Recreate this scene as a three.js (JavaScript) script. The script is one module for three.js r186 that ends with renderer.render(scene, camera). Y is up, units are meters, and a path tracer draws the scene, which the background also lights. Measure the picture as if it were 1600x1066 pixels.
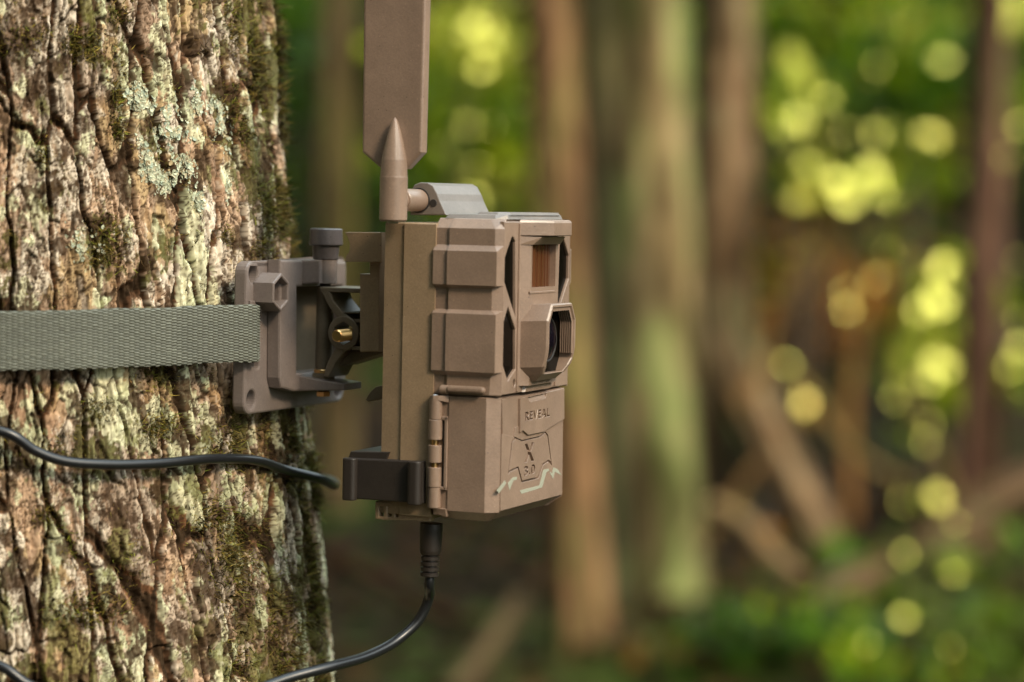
import * as THREE from 'three';
import { mergeGeometries, mergeVertices } from 'three/addons/utils/BufferGeometryUtils.js';
import { FontLoader } from 'three/addons/loaders/FontLoader.js';

// ---------------------------------------------------------------- camera, sky, sun, exposure
const scene = new THREE.Scene();
const camera = new THREE.PerspectiveCamera(15.568, 1600 / 1066, 0.05, 400);
camera.position.set(0, 1.2, 1.0);
camera.setViewOffset(1600, 1066, 0, 218, 1600, 1066);      // a level lens shifted down, so that uprights stay upright
camera.focus = 1.036; camera.userData.fStop = 4.7;
camera.updateProjectionMatrix(); camera.updateMatrixWorld();

const renderer = new THREE.WebGLRenderer({ antialias: true });
renderer.toneMapping = THREE.LinearToneMapping;
renderer.toneMappingExposure = 1.45;
renderer.shadowMap.enabled = true; renderer.shadowMap.type = THREE.PCFSoftShadowMap;

const V = (x, y, z) => new THREE.Vector3(x, y, z);
const sunDir = (() => { const az = 41 * Math.PI / 180, el = 36 * Math.PI / 180; return V(Math.sin(az) * Math.cos(el), Math.sin(el), Math.cos(az) * Math.cos(el)); })();
{
  const W = 256, H = 128, d = new Float32Array(W * H * 4);
  for (let j = 0; j < H; j++) for (let i = 0; i < W; i++) {
    const el = ((j + 0.5) / H - 0.5) * Math.PI, az = ((i + 0.5) / W * 2 - 1) * Math.PI;
    const x = Math.cos(el) * Math.cos(az), y = Math.sin(el), z = Math.cos(el) * Math.sin(az);
    const t = Math.max(0, y), g = Math.pow(Math.max(0, x * sunDir.x + y * sunDir.y + z * sunDir.z), 6) * 0.5, k = (j * W + i) * 4;
    const haze = Math.exp(-t * 2.6), b = 2.8 * (1 + 2 * t) / 3;
    d[k] = b * (0.78 + 0.16 * haze + g); d[k + 1] = b * (0.98 - 0.02 * haze + g * 0.92); d[k + 2] = b * (1.10 - 0.24 * haze + g * 0.75); d[k + 3] = 1;
  }
  const sky = new THREE.DataTexture(d, W, H, THREE.RGBAFormat, THREE.FloatType);
  sky.mapping = THREE.EquirectangularReflectionMapping; sky.magFilter = sky.minFilter = THREE.LinearFilter; sky.needsUpdate = true;
  scene.background = sky; scene.environment = sky;
}
const sun = new THREE.DirectionalLight(new THREE.Color().setRGB(1, 0.82, 0.59), 2.1);
sun.position.copy(sunDir).multiplyScalar(30).add(V(0, 1, -4)); sun.target.position.set(0, 1, -4);
sun.castShadow = true; sun.shadow.radius = 20; sun.shadow.mapSize.set(4096, 4096); sun.shadow.bias = -0.0005;
Object.assign(sun.shadow.camera, { left: -14, right: 14, bottom: -14, top: 14, near: 1, far: 70 });
scene.add(sun, sun.target);

// ---------------------------------------------------------------- random numbers and noise
let seed = 12345;
function rnd() { seed = (seed + 0x6D2B79F5) | 0; let t = Math.imul(seed ^ (seed >>> 15), 1 | seed); t = (t + Math.imul(t ^ (t >>> 7), 61 | t)) ^ t; return ((t ^ (t >>> 14)) >>> 0) / 4294967296; }
const rr = (a, b) => a + (b - a) * rnd();
const gauss = () => (rnd() + rnd() + rnd() + rnd() - 2) * 1.0;
function hsh(i, j, s) { let h = (Math.imul(i, 374761393) + Math.imul(j, 668265263) + Math.imul(s, 2147483647)) | 0; h = Math.imul(h ^ (h >>> 13), 1274126177); h = Math.imul(h ^ (h >>> 16), 0x85ebca6b); return ((h ^ (h >>> 15)) >>> 0) / 4294967296; }
function n2(x0, y0, s = 0) {
  const x = 0.8 * x0 + 0.6 * y0, y = 0.8 * y0 - 0.6 * x0;
  const i = Math.floor(x), j = Math.floor(y), u = x - i, v = y - j, a = u * u * (3 - 2 * u), b = v * v * (3 - 2 * v);
  const p = hsh(i, j, s), q = hsh(i + 1, j, s), r = hsh(i, j + 1, s), t = hsh(i + 1, j + 1, s);
  return ((p + (q - p) * a) * (1 - b) + (r + (t - r) * a) * b) * 2 - 1;
}
const fbm = (x, y, s = 0, o = 4) => { let a = 0, k = 0.55, f = 1; for (let i = 0; i < o; i++) { a += k * n2(x * f, y * f, s + i * 7); k *= 0.5; f *= 2.03; } return a; };
const WO = [0, 0, 0];
function worley(x, y, s) {          // nearest, second nearest, a number of the cell
  const ci = Math.floor(x), cj = Math.floor(y); let f1 = 9, f2 = 9, id = 0;
  for (let j = cj - 1; j <= cj + 1; j++) for (let i = ci - 1; i <= ci + 1; i++) {
    const dx = i + 0.1 + 0.8 * hsh(i, j, s) - x, dy = j + 0.1 + 0.8 * hsh(i, j, s + 1) - y, d = Math.sqrt(dx * dx + dy * dy);
    if (d < f1) { f2 = f1; f1 = d; id = hsh(i, j, s + 2); } else if (d < f2) f2 = d;
  }
  WO[0] = f1; WO[1] = f2; WO[2] = id; return WO;
}
const sst = (a, b, x) => { const t = Math.min(1, Math.max(0, (x - a) / (b - a))); return t * t * (3 - 2 * t); };
const mix3 = (a, b, t) => [a[0] + (b[0] - a[0]) * t, a[1] + (b[1] - a[1]) * t, a[2] + (b[2] - a[2]) * t];

// ---------------------------------------------------------------- naming
const used = {};
function numbered(n) { used[n] = (used[n] ?? -1) + 1; return used[n] ? n + '_' + String(used[n]).padStart(3, '0') : n; }
function tag(o, label, category, group, kind) { if (label) o.userData.label = label; if (category) o.userData.category = category; if (group) o.userData.group = group; if (kind) o.userData.kind = kind; return o; }
function thing(name, label, category, pos = V(0, 0, 0), group) { const o = new THREE.Group(); o.name = numbered(name); o.position.copy(pos); scene.add(o); return tag(o, label, category, group); }
function meshOf(name, geo, mat, parent) { const m = new THREE.Mesh(geo, mat); m.name = parent === scene ? numbered(name) : name; m.castShadow = m.receiveShadow = true; parent.add(m); return m; }

// ---------------------------------------------------------------- small textures
function noiseTex(size, fn, srgb) {
  const d = new Uint8Array(size * size * 4);
  for (let j = 0; j < size; j++) for (let i = 0; i < size; i++) { const c = fn(i, j), k = (j * size + i) * 4; d[k] = c[0]; d[k + 1] = c[1]; d[k + 2] = c[2]; d[k + 3] = 255; }
  const t = new THREE.DataTexture(d, size, size); t.wrapS = t.wrapT = THREE.RepeatWrapping; t.magFilter = THREE.LinearFilter; t.minFilter = THREE.LinearMipmapLinearFilter; t.generateMipmaps = true;
  if (srgb) t.colorSpace = THREE.SRGBColorSpace; t.needsUpdate = true; return t;
}
function tileNoise(n, size, s) { return (i, j) => { const c = size / n, x = i / c, y = j / c, a = Math.floor(x), b = Math.floor(y), u = x - a, v = y - b, w = (p, q) => hsh(((p % n) + n) % n, ((q % n) + n) % n, s), e = u * u * (3 - 2 * u), f = v * v * (3 - 2 * v); return (w(a, b) * (1 - e) + w(a + 1, b) * e) * (1 - f) + (w(a, b + 1) * (1 - e) + w(a + 1, b + 1) * e) * f; }; }
const tA = tileNoise(170, 512, 3), tB = tileNoise(60, 512, 4), tC = tileNoise(9, 512, 5), tD = tileNoise(23, 512, 6);
const grainMap = noiseTex(512, (i, j) => { const g = 255 * (0.55 * tA(i, j) + 0.45 * tB(i, j)); return [g, g, g]; });
grainMap.repeat.set(1 / 0.05, 1 / 0.05);
// moulded plastic: faint mottling, scuffs and specks of dust
const mottle = noiseTex(512, (i, j) => { const m = 0.90 + 0.07 * tC(i, j) + 0.05 * tD(i, j) + 0.08 * (tA(i, j) - 0.5); let r = m, g = m, b = m * 0.995; const sp = hsh(i >> 1, j >> 1, 77); if (sp > 0.9988) { r = g = b = 1.2; } else if (sp < 0.0005) { r = g = b = 0.5; } const q = (x) => Math.max(0, Math.min(255, 212 * x)); return [q(r), q(g), q(b)]; }, true);
mottle.repeat.set(1 / 0.085, 1 / 0.085);
function plastic(r, g, b, rough, o = {}) {
  const k = 1.62;
  return new THREE.MeshPhysicalMaterial({ color: new THREE.Color().setRGB(r * k, g * k, b * k), map: mottle, roughness: rough, bumpMap: grainMap, bumpScale: 0.00004, specularIntensity: 0.9, ...o });
}
const M = {
  tan: plastic(0.258, 0.172, 0.124, 0.36, { ior: 1.6, specularIntensity: 1 }),
  tanRear: plastic(0.285, 0.192, 0.116, 0.42),
  tanLid: plastic(0.175, 0.145, 0.125, 0.38, { ior: 1.6, specularIntensity: 1 }),
  bracket: plastic(0.18, 0.142, 0.126, 0.36),
  arm: plastic(0.15, 0.11, 0.07, 0.48),
  knob: plastic(0.085, 0.072, 0.072, 0.33),
  clip: plastic(0.026, 0.019, 0.015, 0.5),
  black: new THREE.MeshPhysicalMaterial({ color: new THREE.Color().setRGB(0.004, 0.003, 0.002), roughness: 0.25, specularIntensity: 0.15 }),
  glass: new THREE.MeshPhysicalMaterial({ color: new THREE.Color().setRGB(0.006, 0.004, 0.007), roughness: 0.06, specularIntensity: 0.3 }),
  dark: new THREE.MeshStandardMaterial({ color: new THREE.Color().setRGB(0.02, 0.016, 0.013), roughness: 0.7 }),
  amber: new THREE.MeshPhysicalMaterial({ color: new THREE.Color().setRGB(0.115, 0.043, 0.018), roughness: 0.13, clearcoat: 0.6, clearcoatRoughness: 0.15 }),
  brass: new THREE.MeshStandardMaterial({ color: new THREE.Color().setRGB(0.78, 0.47, 0.20), roughness: 0.28, metalness: 1 }),
  steel: new THREE.MeshStandardMaterial({ color: new THREE.Color().setRGB(0.62, 0.64, 0.68), roughness: 0.38, metalness: 0.6 }),
  print: new THREE.MeshStandardMaterial({ color: new THREE.Color().setRGB(0.33, 0.32, 0.24), roughness: 0.55 }),
  cord: new THREE.MeshPhysicalMaterial({ color: new THREE.Color().setRGB(0.012, 0.012, 0.013), roughness: 0.30, specularIntensity: 1 }),
};

// ---------------------------------------------------------------- shape helpers; lengths in millimetres, turned to metres by part()
const wind = (p, ccw) => (THREE.ShapeUtils.area(p.map(q => new THREE.Vector2(q[0], q[1]))) > 0) === ccw ? p : p.slice().reverse();
const shp = (p0, holes0 = []) => { const p = wind(p0, true), holes = holes0.map(h => wind(h, false)), s = new THREE.Shape(p.map(q => new THREE.Vector2(q[0], q[1]))); for (const h of holes) s.holes.push(new THREE.Path(h.map(q => new THREE.Vector2(q[0], q[1])))); return s; };
const flat = g => { const q = g.index ? g.toNonIndexed() : g; q.computeVertexNormals(); return q; };
// axis 'w': points are (f,u); axis 'f': points are (w,u); axis 'u': points are (f,w)
function ext(pts, axis, a, b, bevel = 0, holes = [], seg = 2) {
  const mp = axis === 'w' ? q => q : q => [-q[0], q[1]];
  const mu = q => [q[0], -q[1]];
  const f = axis === 'u' ? mu : mp;
  const s = shp(pts.map(f), holes.map(h => h.map(f)));
  const g = new THREE.ExtrudeGeometry(s, { depth: Math.max(0.01, b - a - 2 * bevel), bevelEnabled: bevel > 0, bevelSize: bevel, bevelThickness: bevel, bevelOffset: -bevel, bevelSegments: seg, curveSegments: 10 });
  g.translate(0, 0, a + bevel);
  if (axis === 'f') g.rotateY(Math.PI / 2);
  if (axis === 'u') g.rotateX(-Math.PI / 2);
  return g;
}
function cyl(axis, c, r1, r2, a, b, seg = 28, ch = 0) {        // turned about an axis through c, from a (radius r1) to b (radius r2), edges chamfered by ch
  const L = b - a, p = [[0, 0], [r1 - ch, 0], [r1, ch], [r2, L - ch], [r2 - ch, L], [0, L]].map(q => new THREE.Vector2(Math.max(0, q[0]), q[1]));
  return placeLathe(p, axis, c, a, seg);
}
function placeLathe(p, axis, c, a, seg = 28) {
  const parts = [];                                           // one strip per stretch of the profile keeps its edges crisp
  for (let i = 0; i + 1 < p.length; i++) if (p[i].distanceTo(p[i + 1]) > 1e-4) parts.push(new THREE.LatheGeometry([p[i], p[i + 1]], seg));
  const g = mergeGeometries(parts);
  if (axis === 'u') g.translate(c[0], a, c[1]);               // c = (f,w)
  if (axis === 'w') { g.rotateX(Math.PI / 2); g.translate(c[0], c[1], a); }     // c = (f,u)
  if (axis === 'f') { g.rotateZ(-Math.PI / 2); g.translate(a, c[1], c[0]); }    // c = (w,u)
  return g;
}
function loft(rings, close = true) {                          // rings of equally many [f,u,w] points, flat faces, capped
  const P = [], tri = (a, b, c) => P.push(...a, ...b, ...c), n = rings[0].length;
  for (let r = 0; r + 1 < rings.length; r++) for (let i = 0; i < n; i++) { const j = (i + 1) % n, a = rings[r][i], b = rings[r][j], c = rings[r + 1][j], d = rings[r + 1][i]; tri(a, b, c); tri(a, c, d); }
  if (close) for (const [r, s] of [[rings[0], 1], [rings[rings.length - 1], 0]]) {
    const e1 = V(...r[1]).sub(V(...r[0])), ax = V(0, 0, 0);
    for (let i = 0; i < n; i++) ax.add(V(...r[i]).cross(V(...r[(i + 1) % n])));
    ax.normalize(); e1.sub(ax.clone().multiplyScalar(e1.dot(ax))).normalize(); const e2 = ax.clone().cross(e1);
    const q = r.map(p => new THREE.Vector2(V(...p).dot(e1), V(...p).dot(e2)));
    for (const t of THREE.ShapeUtils.triangulateShape(q, [])) s ? tri(r[t[2]], r[t[1]], r[t[0]]) : tri(r[t[0]], r[t[1]], r[t[2]]);
  }
  const g = new THREE.BufferGeometry(); g.setAttribute('position', new THREE.Float32BufferAttribute(P, 3)); g.computeVertexNormals();
  g.setAttribute('uv', new THREE.Float32BufferAttribute(new Float32Array(P.length / 3 * 2), 2)); return g;
}
const box = (f0, f1, u0, u1, w0, w1, b = 0.3) => ext([[f0, u0], [f1, u0], [f1, u1], [f0, u1]], 'w', w0, w1, b, [], 1);
function rrect(x0, x1, y0, y1, r, n = 5) { const p = []; for (const [cx, cy, a] of [[x1 - r, y1 - r, 0], [x0 + r, y1 - r, 90], [x0 + r, y0 + r, 180], [x1 - r, y0 + r, 270]]) for (let i = 0; i <= n; i++) { const t = (a + 90 * i / n) * Math.PI / 180; p.push([cx + r * Math.cos(t), cy + r * Math.sin(t)]); } return p; }
const circ = (cx, cy, r, n = 24, ry = r, a0 = 0) => Array.from({ length: n }, (_, i) => [cx + r * Math.cos(a0 + i / n * 2 * Math.PI), cy + ry * Math.sin(a0 + i / n * 2 * Math.PI)]);
function boxUV(g) {
  const p = g.attributes.position, n = g.attributes.normal, uv = new Float32Array(p.count * 2);
  for (let i = 0; i < p.count; i++) { const ax = Math.abs(n.getX(i)), ay = Math.abs(n.getY(i)), az = Math.abs(n.getZ(i)); let a, b; if (az >= ax && az >= ay) { a = p.getX(i); b = p.getY(i); } else if (ax >= ay) { a = p.getZ(i) + 0.013; b = p.getY(i); } else { a = p.getX(i); b = p.getZ(i) + 0.027; } uv[2 * i] = a; uv[2 * i + 1] = b; }
  g.setAttribute('uv', new THREE.BufferAttribute(uv, 2)); return g;
}
function tidy(gs, off = [0, 0, 0]) {
  const a = (Array.isArray(gs) ? gs : [gs]).map(g => { const q = g.index ? g.toNonIndexed() : g; for (const k of Object.keys(q.attributes)) if (!['position', 'normal', 'uv'].includes(k)) q.deleteAttribute(k); return q; });
  const g = a.length > 1 ? mergeGeometries(a) : a[0];
  g.translate(-off[0], -off[1], -off[2]); g.scale(0.001, 0.001, 0.001); return boxUV(g);
}
const Q = new THREE.Quaternion().setFromAxisAngle(V(0, 0, 1), -1.05 * Math.PI / 180).multiply(new THREE.Quaternion().setFromAxisAngle(V(0, 1, 0), -23.5 * Math.PI / 180));
const ORIGIN = V(-0.01026,1.12179,0.00000);
function device(name, label, category, base) { const p = V(...base).multiplyScalar(0.001).applyQuaternion(Q).add(ORIGIN); const t = thing(name, label, category, p); t.quaternion.copy(Q); t.userData.off = undefined; delete t.userData.off; return [t, (n, gs, mat, parent = t) => meshOf(n, tidy(gs, base), mat, parent)]; }
const toWorld = (f, u, w) => V(f, u, w).multiplyScalar(0.001).applyQuaternion(Q).add(ORIGIN);

// ================================================================ the near tree
const TX = y => -0.2465 - 0.062 * (y - 1.146), TZ = -0.130, TR = y => 0.152 - 0.018 * (y - 1.146) + 0.004 * Math.min(1, Math.max(0, (1.16 - y) / 0.16));
const B = { rust: [0.20, 0.085, 0.035], pink: [0.53, 0.35, 0.225], grey: [0.29, 0.225, 0.165], tanc: [0.43, 0.295, 0.155], inner: [0.13, 0.066, 0.035], dirt: [0.040, 0.024, 0.013], crust: [0.60, 0.56, 0.36], crustG: [0.48, 0.48, 0.29], pale: [0.62, 0.52, 0.40], alga: [0.15, 0.145, 0.04], net: [0.065, 0.037, 0.020], mossy: [0.085, 0.075, 0.018] };
const BO = { h: 0, c: [0, 0, 0] };
function bark(phi, y, fine = true) {
  const u = phi * 150, v = y * 1000;
  const rag = fine ? 0.4 * n2(u / 2.3, v / 4.2, 13) + 0.2 * n2(u / 0.9, v / 1.7, 34) : 0;
  const wu = u + 8 * n2(u / 48, v / 120, 11) + 2.6 * n2(u / 15, v / 38, 12) + 0.8 * n2(u / 6, v / 11, 35) + rag;
  const wv = v + 8 * n2(u / 16, v / 40, 14) + 2.5 * n2(u / 4, v / 7, 36) + rag;
  let w = worley(wu / 16.5, wv / 82, 21); const e1 = w[1] - w[0], id1 = w[2];
  w = worley(wu / 8.4 + 0.3 * n2(u / 6, v / 12, 15), wv / 33, 31); const e2 = w[1] - w[0], id2 = w[2];
  const ew = 0.13 + 0.10 * n2(u / 30, v / 50, 37), furrow = sst(0.02, ew, e1), crack2 = sst(0.005, 0.075, e2);
  let h = 3.1 * furrow + 1.15 * crack2 + 1.5 * (id2 - 0.5) + 1.6 * (id1 - 0.5) + 2.4 * fbm(u / 60, v / 75, 16, 2);
  let crack3 = 1, id3 = 0.5, net = 1, id4 = 0.5;
  if (fine) {
    const pu = u + 2.2 * n2(u / 11, v / 17, 98) + rag, pv = v + 2.2 * n2(u / 8, v / 15, 99) + rag;
    w = worley(pu / 2.7, pv / 15, 41); crack3 = sst(0.01, 0.12, w[1] - w[0]); id3 = w[2];
    w = worley(pu / 1.25, pv / 4.5, 46); id4 = w[2]; const e4 = w[1] - w[0];
    const rg = 1 - Math.abs(fbm(u / 3.4, v / 11, 38, 3)) * 2;
    h += 0.45 * crack3 + (0.4 + 1.4 * furrow) * (id3 - 0.5) + (0.15 + 0.35 * furrow) * (id4 - 0.5) + 0.38 * sst(0, 0.1, e4) + 0.5 * fbm(u / 1.7, v / 13, 17, 3) + 0.30 * fbm(u / 0.9, v / 1.3, 47, 2) - 0.9 * sst(0.6, 0.98, rg) + (1 - furrow) * 1.8 * n2(u / 1.3, v / 15, 18);
    w = worley(u / 1.7 + 0.7 * n2(u / 1.2, v / 1.2, 19), v / 2.2 + 0.7 * n2(u / 1.2, v / 1.2, 20), 51); net = sst(0.02, 0.16, w[1] - w[0]);
  }
  const a = fbm(u / 26, v / 42, 22, 3), b = fbm(u / 13, v / 21, 23, 4), fn = fine ? fbm(u / 1.5, v / 2.0, 24, 3) : 0;
  let c = mix3(B.pink, B.grey, sst(-0.25, 0.35, a + 0.6 * (id2 - 0.5) + 0.3 * (id4 - 0.5)));
  c = mix3(c, B.tanc, sst(0.0, 0.35, fbm(u / 17, v / 27, 25, 3) + 0.4 * (id3 - 0.5)));
  c = mix3(c, B.pale, 0.9 * sst(0.08, 0.24, b + 0.35 * (id3 - 0.5) + 0.25 * (id4 - 0.5) + 0.25 * fn) * sst(0.3, 0.6, furrow));
  c = mix3(c, B.inner, sst(0.62, 0.46, furrow + 0.25 * fn) );
  c = mix3(c, B.rust, 0.4 * sst(0.16, 0.3, fbm(u / 11, v / 28, 39, 3) + 0.3 * (id3 - 0.5)));
  const low = sst(1.20, 1.08, y);
  const cr = sst(0.215 - 0.165 * low, 0.265 - 0.165 * low, fbm(u / 9, v / 17, 26, 4) + 0.34 * (id2 - 0.5) + 0.16 * (id3 - 0.5) + 0.25 * fn) * sst(0.42, 0.62, furrow + 0.15 * fn);
  c = mix3(c, mix3(B.crust, B.crustG, sst(-0.2, 0.25, fbm(u / 9, v / 9, 27, 2))), 0.92 * cr);
  c = mix3(c, B.alga, 0.75 * sst(0.30, 0.40, fbm(u / 12, v / 24, 28, 4) + 0.2 * fn));
  c = mix3(c, B.mossy, 0.9 * sst(0.29, 0.36, fbm(u / 21, v / 30, 33, 4) + 0.3 * fn + 0.16 * sst(0.7, 1.5, phi)));
  const nm = sst(0.0, 0.16, fbm(u / 20, v / 26, 29, 3) + 0.16);
  c = mix3(c, B.net, 0.95 * (1 - net) * nm);
  c = mix3(c, B.net, 0.9 * sst(0.20, 0.30, fbm(u / 7, v / 9, 40, 4) + 0.35 * fn));
  c = mix3(c, B.dirt, 0.9 * (1 - crack2)); c = mix3(c, B.dirt, 0.6 * (1 - crack3));
  c = mix3(c, B.dirt, sst(0.16, 0.06, furrow + 0.1 * fn));
  const g = 1 + 0.40 * fn + 0.28 * (id3 - 0.5) + 0.32 * (id4 - 0.5);
  BO.h = h + 1; BO.c = [c[0] * g, c[1] * g, c[2] * g]; return BO;
}
function trunkPoint(phi, y, off = 0) { const r = TR(y) + (off - 10.5) * 0.001; return V(TX(y) + r * Math.sin(phi), y, TZ + r * Math.cos(phi)); }
const surf = (phi, y, lift = 0) => trunkPoint(phi, y, bark(phi, y).h + lift);
function trunkGrid(phi0, phi1, y0, y1, nu, nv, fine) {
  const P = new Float32Array((nu + 1) * (nv + 1) * 3), C = new Float32Array(P.length), UV = new Float32Array((nu + 1) * (nv + 1) * 2), I = new Uint32Array(nu * nv * 6); let k = 0;
  for (let j = 0; j <= nv; j++) for (let i = 0; i <= nu; i++, k++) {
    const phi = phi0 + (phi1 - phi0) * i / nu, y = y0 + (y1 - y0) * j / nv, b = bark(phi, y, fine), flare = 0.10 * Math.exp(-y / 0.22), r = TR(y) + (b.h - 10.5) * 0.001 + flare;
    P[3 * k] = TX(y) + r * Math.sin(phi); P[3 * k + 1] = y; P[3 * k + 2] = TZ + r * Math.cos(phi);
    C[3 * k] = b.c[0]; C[3 * k + 1] = b.c[1]; C[3 * k + 2] = b.c[2]; UV[2 * k] = phi * 0.15; UV[2 * k + 1] = y;
  }
  let q = 0; for (let j = 0; j < nv; j++) for (let i = 0; i < nu; i++) { const a = j * (nu + 1) + i, b = a + 1, c = a + nu + 1, d = c + 1; I[q++] = a; I[q++] = b; I[q++] = d; I[q++] = a; I[q++] = d; I[q++] = c; }
  const g = new THREE.BufferGeometry(); g.setAttribute('position', new THREE.BufferAttribute(P, 3)); g.setAttribute('color', new THREE.BufferAttribute(C, 3)); g.setAttribute('uv', new THREE.BufferAttribute(UV, 2)); g.setIndex(new THREE.BufferAttribute(I, 1)); g.computeVertexNormals(); return g;
}
const nearTree = thing('near_tree', 'thick furrowed tree trunk with lichen and moss, strapped with olive webbing', 'tree', V(0, 0, 0));
nearTree.position.set(TX(0), 0, TZ);
const inTree = g => g.translate(-TX(0), 0, -TZ);
const barkMat = new THREE.MeshPhysicalMaterial({ specularIntensity: 0.12, color: 0xffffff, vertexColors: true, roughness: 0.86 });
{
  const TAU = Math.PI * 2, a0 = -0.72, a1 = 2.0, y0 = 0.985, y1 = 1.305;
  const g = mergeGeometries([trunkGrid(a0, a1, y0, y1, 760, 600, true), trunkGrid(a1, a0 + TAU, y0, y1, 120, 40, false), trunkGrid(a0, a0 + TAU, -0.2, y0, 200, 160, false), trunkGrid(a0, a0 + TAU, y1, 6.5, 120, 260, false)]);
  meshOf('trunk', inTree(g), barkMat, nearTree);
}
// moss, grown as tufts of fine curved shoots on the bark
function tuft(list) {
  const P = [], C = [], N = [];
  for (const [phi0, y0, su, sv, n, len, tone] of list) for (let s = 0, edge = phi0 > 1.3 ? 1 : 0; s < n * (2.4 + 2 * edge); s++) {
    const phi = phi0 + gauss() * su / 150, y = y0 + gauss() * sv / 1000, p = surf(phi, y, -0.3), nrm = V(Math.sin(phi), 0, Math.cos(phi)), tan = V(Math.cos(phi), 0, -Math.sin(phi));
    const dir = nrm.clone().multiplyScalar(rr(0.35, 1)).addScaledVector(tan, rr(-0.8, 0.8)).add(V(0, rr(-0.9, 0.7), 0)).normalize(), bend = V(rr(-1, 1), rr(-1, 0.9), rr(-0.6, 1)).multiplyScalar(0.55);
    const L = len * rr(0.3, 0.9) * 0.001 * (1 + 0.15 * edge), wd = rr(0.16, 0.34) * 0.001 * (1 + 0.3 * edge), side = dir.clone().cross(V(rr(-1, 1), rr(-1, 1), rr(-1, 1))).normalize(), k = rnd();
    const c = k < 0.22 * tone ? [0.25, 0.27, 0.022] : k < 0.55 ? [0.21, 0.16, 0.022] : k < 0.82 ? [0.16, 0.09, 0.025] : [0.36, 0.26, 0.05]; const br = rr(0.7, 1.3);
    let prev = null; const seg = 3, fn = nrm.clone().lerp(side.clone().cross(dir), 0.4).normalize();
    for (let i = 0; i <= seg; i++) {
      const t = i / seg, q = p.clone().addScaledVector(dir, L * t).addScaledVector(bend, L * t * t), w = wd * (1 - 0.8 * t), a = q.clone().addScaledVector(side, w), b = q.clone().addScaledVector(side, -w);
      if (prev) for (const v of [prev[0], prev[1], b, prev[0], b, a]) { P.push(v.x, v.y, v.z); C.push(c[0] * br, c[1] * br, c[2] * br); N.push(fn.x, fn.y, fn.z); }
      prev = [a, b];
    }
  }
  const g = new THREE.BufferGeometry(); g.setAttribute('position', new THREE.Float32BufferAttribute(P, 3)); g.setAttribute('color', new THREE.Float32BufferAttribute(C, 3)); g.setAttribute('normal', new THREE.Float32BufferAttribute(N, 3)); return g;
}
const mossMat = new THREE.MeshStandardMaterial({ vertexColors: true, roughness: 0.9, side: THREE.DoubleSide });
const phiAt = (x, y) => Math.asin(Math.max(-1, Math.min(1, (x - TX(y)) / (TR(y) - 0.001))));
function mossPart(p, su, sv, n, len, tone = 1) { const [x, y] = p, m = meshOf('moss', inTree(tuft([[phiAt(x, y), y, su, sv, n, len, tone]])), mossMat, nearTree); m.userData.kind = 'stuff'; return m; }
for (const [p, su, sv, n, len, tone] of [
  [[-0.1731,1.2633,0.0000], 7, 6, 260, 6, 1], [[-0.1577,1.2762,0.0000], 4, 4, 110, 4, 1.4], [[-0.1585,1.2423,0.0000], 3, 5, 160, 4.5, 1], [[-0.1585,1.2295,0.0000], 3, 5, 160, 4.5, 1], [[-0.1868,1.2190,0.0100], 2, 6, 120, 3.5, 1.5],
  [[-0.1955,1.2647,0.0100], 8, 5, 140, 4, 0.5], [[-0.1174,1.2754,-0.0700], 6, 12, 260, 5, 0.6], [[-0.1149,1.2360,-0.0800], 7, 12, 300, 5, 1.2], [[-0.1094,1.2578,-0.1000], 8, 14, 300, 6, 1], [[-0.1055,1.2739,-0.1300], 5, 14, 300, 7, 1.3],
  [[-0.1029,1.2391,-0.1300], 5, 12, 260, 7, 0.7], [[-0.1053,1.1943,-0.1100], 10, 12, 520, 6, 1.3], [[-0.1008,1.1971,-0.1300], 6, 10, 340, 7, 1], [[-0.1615,1.1872,0.0000], 8, 7, 240, 5, 1], [[-0.1641,1.1782,0.0000], 8, 7, 200, 4.5, 0.6],
  [[-0.1196,1.1864,-0.0600], 5, 4, 140, 4, 1], [[-0.1650,1.1175,0.0100], 7, 4, 160, 4.5, 0.5], [[-0.1424,1.1081,-0.0100], 8, 5, 300, 5.5, 0.9], [[-0.1169,1.0981,-0.0600], 11, 10, 420, 5, 0.9], [[-0.1790,1.1023,0.0100], 7, 5, 160, 4, 0.5],
  [[-0.1139,1.0505,-0.0700], 14, 22, 1300, 5.5, 0.9], [[-0.1225,1.0694,-0.0500], 9, 8, 380, 5, 1], [[-0.1108,1.0048,-0.0800], 9, 16, 560, 5, 1.2], [[-0.0982,1.0193,-0.1100], 9, 22, 520, 6, 0.8], [[-0.0906,1.0115,-0.1400], 7, 24, 520, 6.5, 0.6],
  [[-0.1675,1.0375,0.0100], 13, 6, 460, 6, 1], [[-0.1831,1.0750,0.0150], 6, 5, 150, 4, 1.2], [[-0.0848,1.0772,-0.1400], 6, 10, 420, 6, 1.3], [[-0.0877,1.0465,-0.1400], 6, 22, 360, 6, 0.8], [[-0.0862,1.0275,-0.1400], 5, 12, 320, 6, 1.2], [[-0.1743,1.0598,0.0150], 5, 10, 200, 3.5, 1.6],
  [[-0.0826,0.9862,-0.1500], 6, 10, 300, 7, 1], [[-0.1334,1.1516,-0.0200], 6, 3, 60, 4, 1], [[-0.1437,1.1314,-0.0100], 10, 9, 300, 4.5, 0.6], [[-0.1513,1.0526,0.0000], 6, 9, 120, 4, 1], [[-0.1072,1.1788,-0.1000], 12, 6, 200, 5, 0.6],
]) mossPart(p, su, sv, n, len, tone);
for (let i = 0; i < 16; i++) { const y = rr(0.995, 1.15) + (i % 5 === 0 ? 0.1 : 0), m = meshOf('moss', inTree(tuft([[rr(1.02, 1.62), y, rr(3, 8), rr(5, 12), 130, rr(4, 6.5), rr(0.4, 1.1)]])), mossMat, nearTree); m.userData.kind = 'stuff'; }
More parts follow.
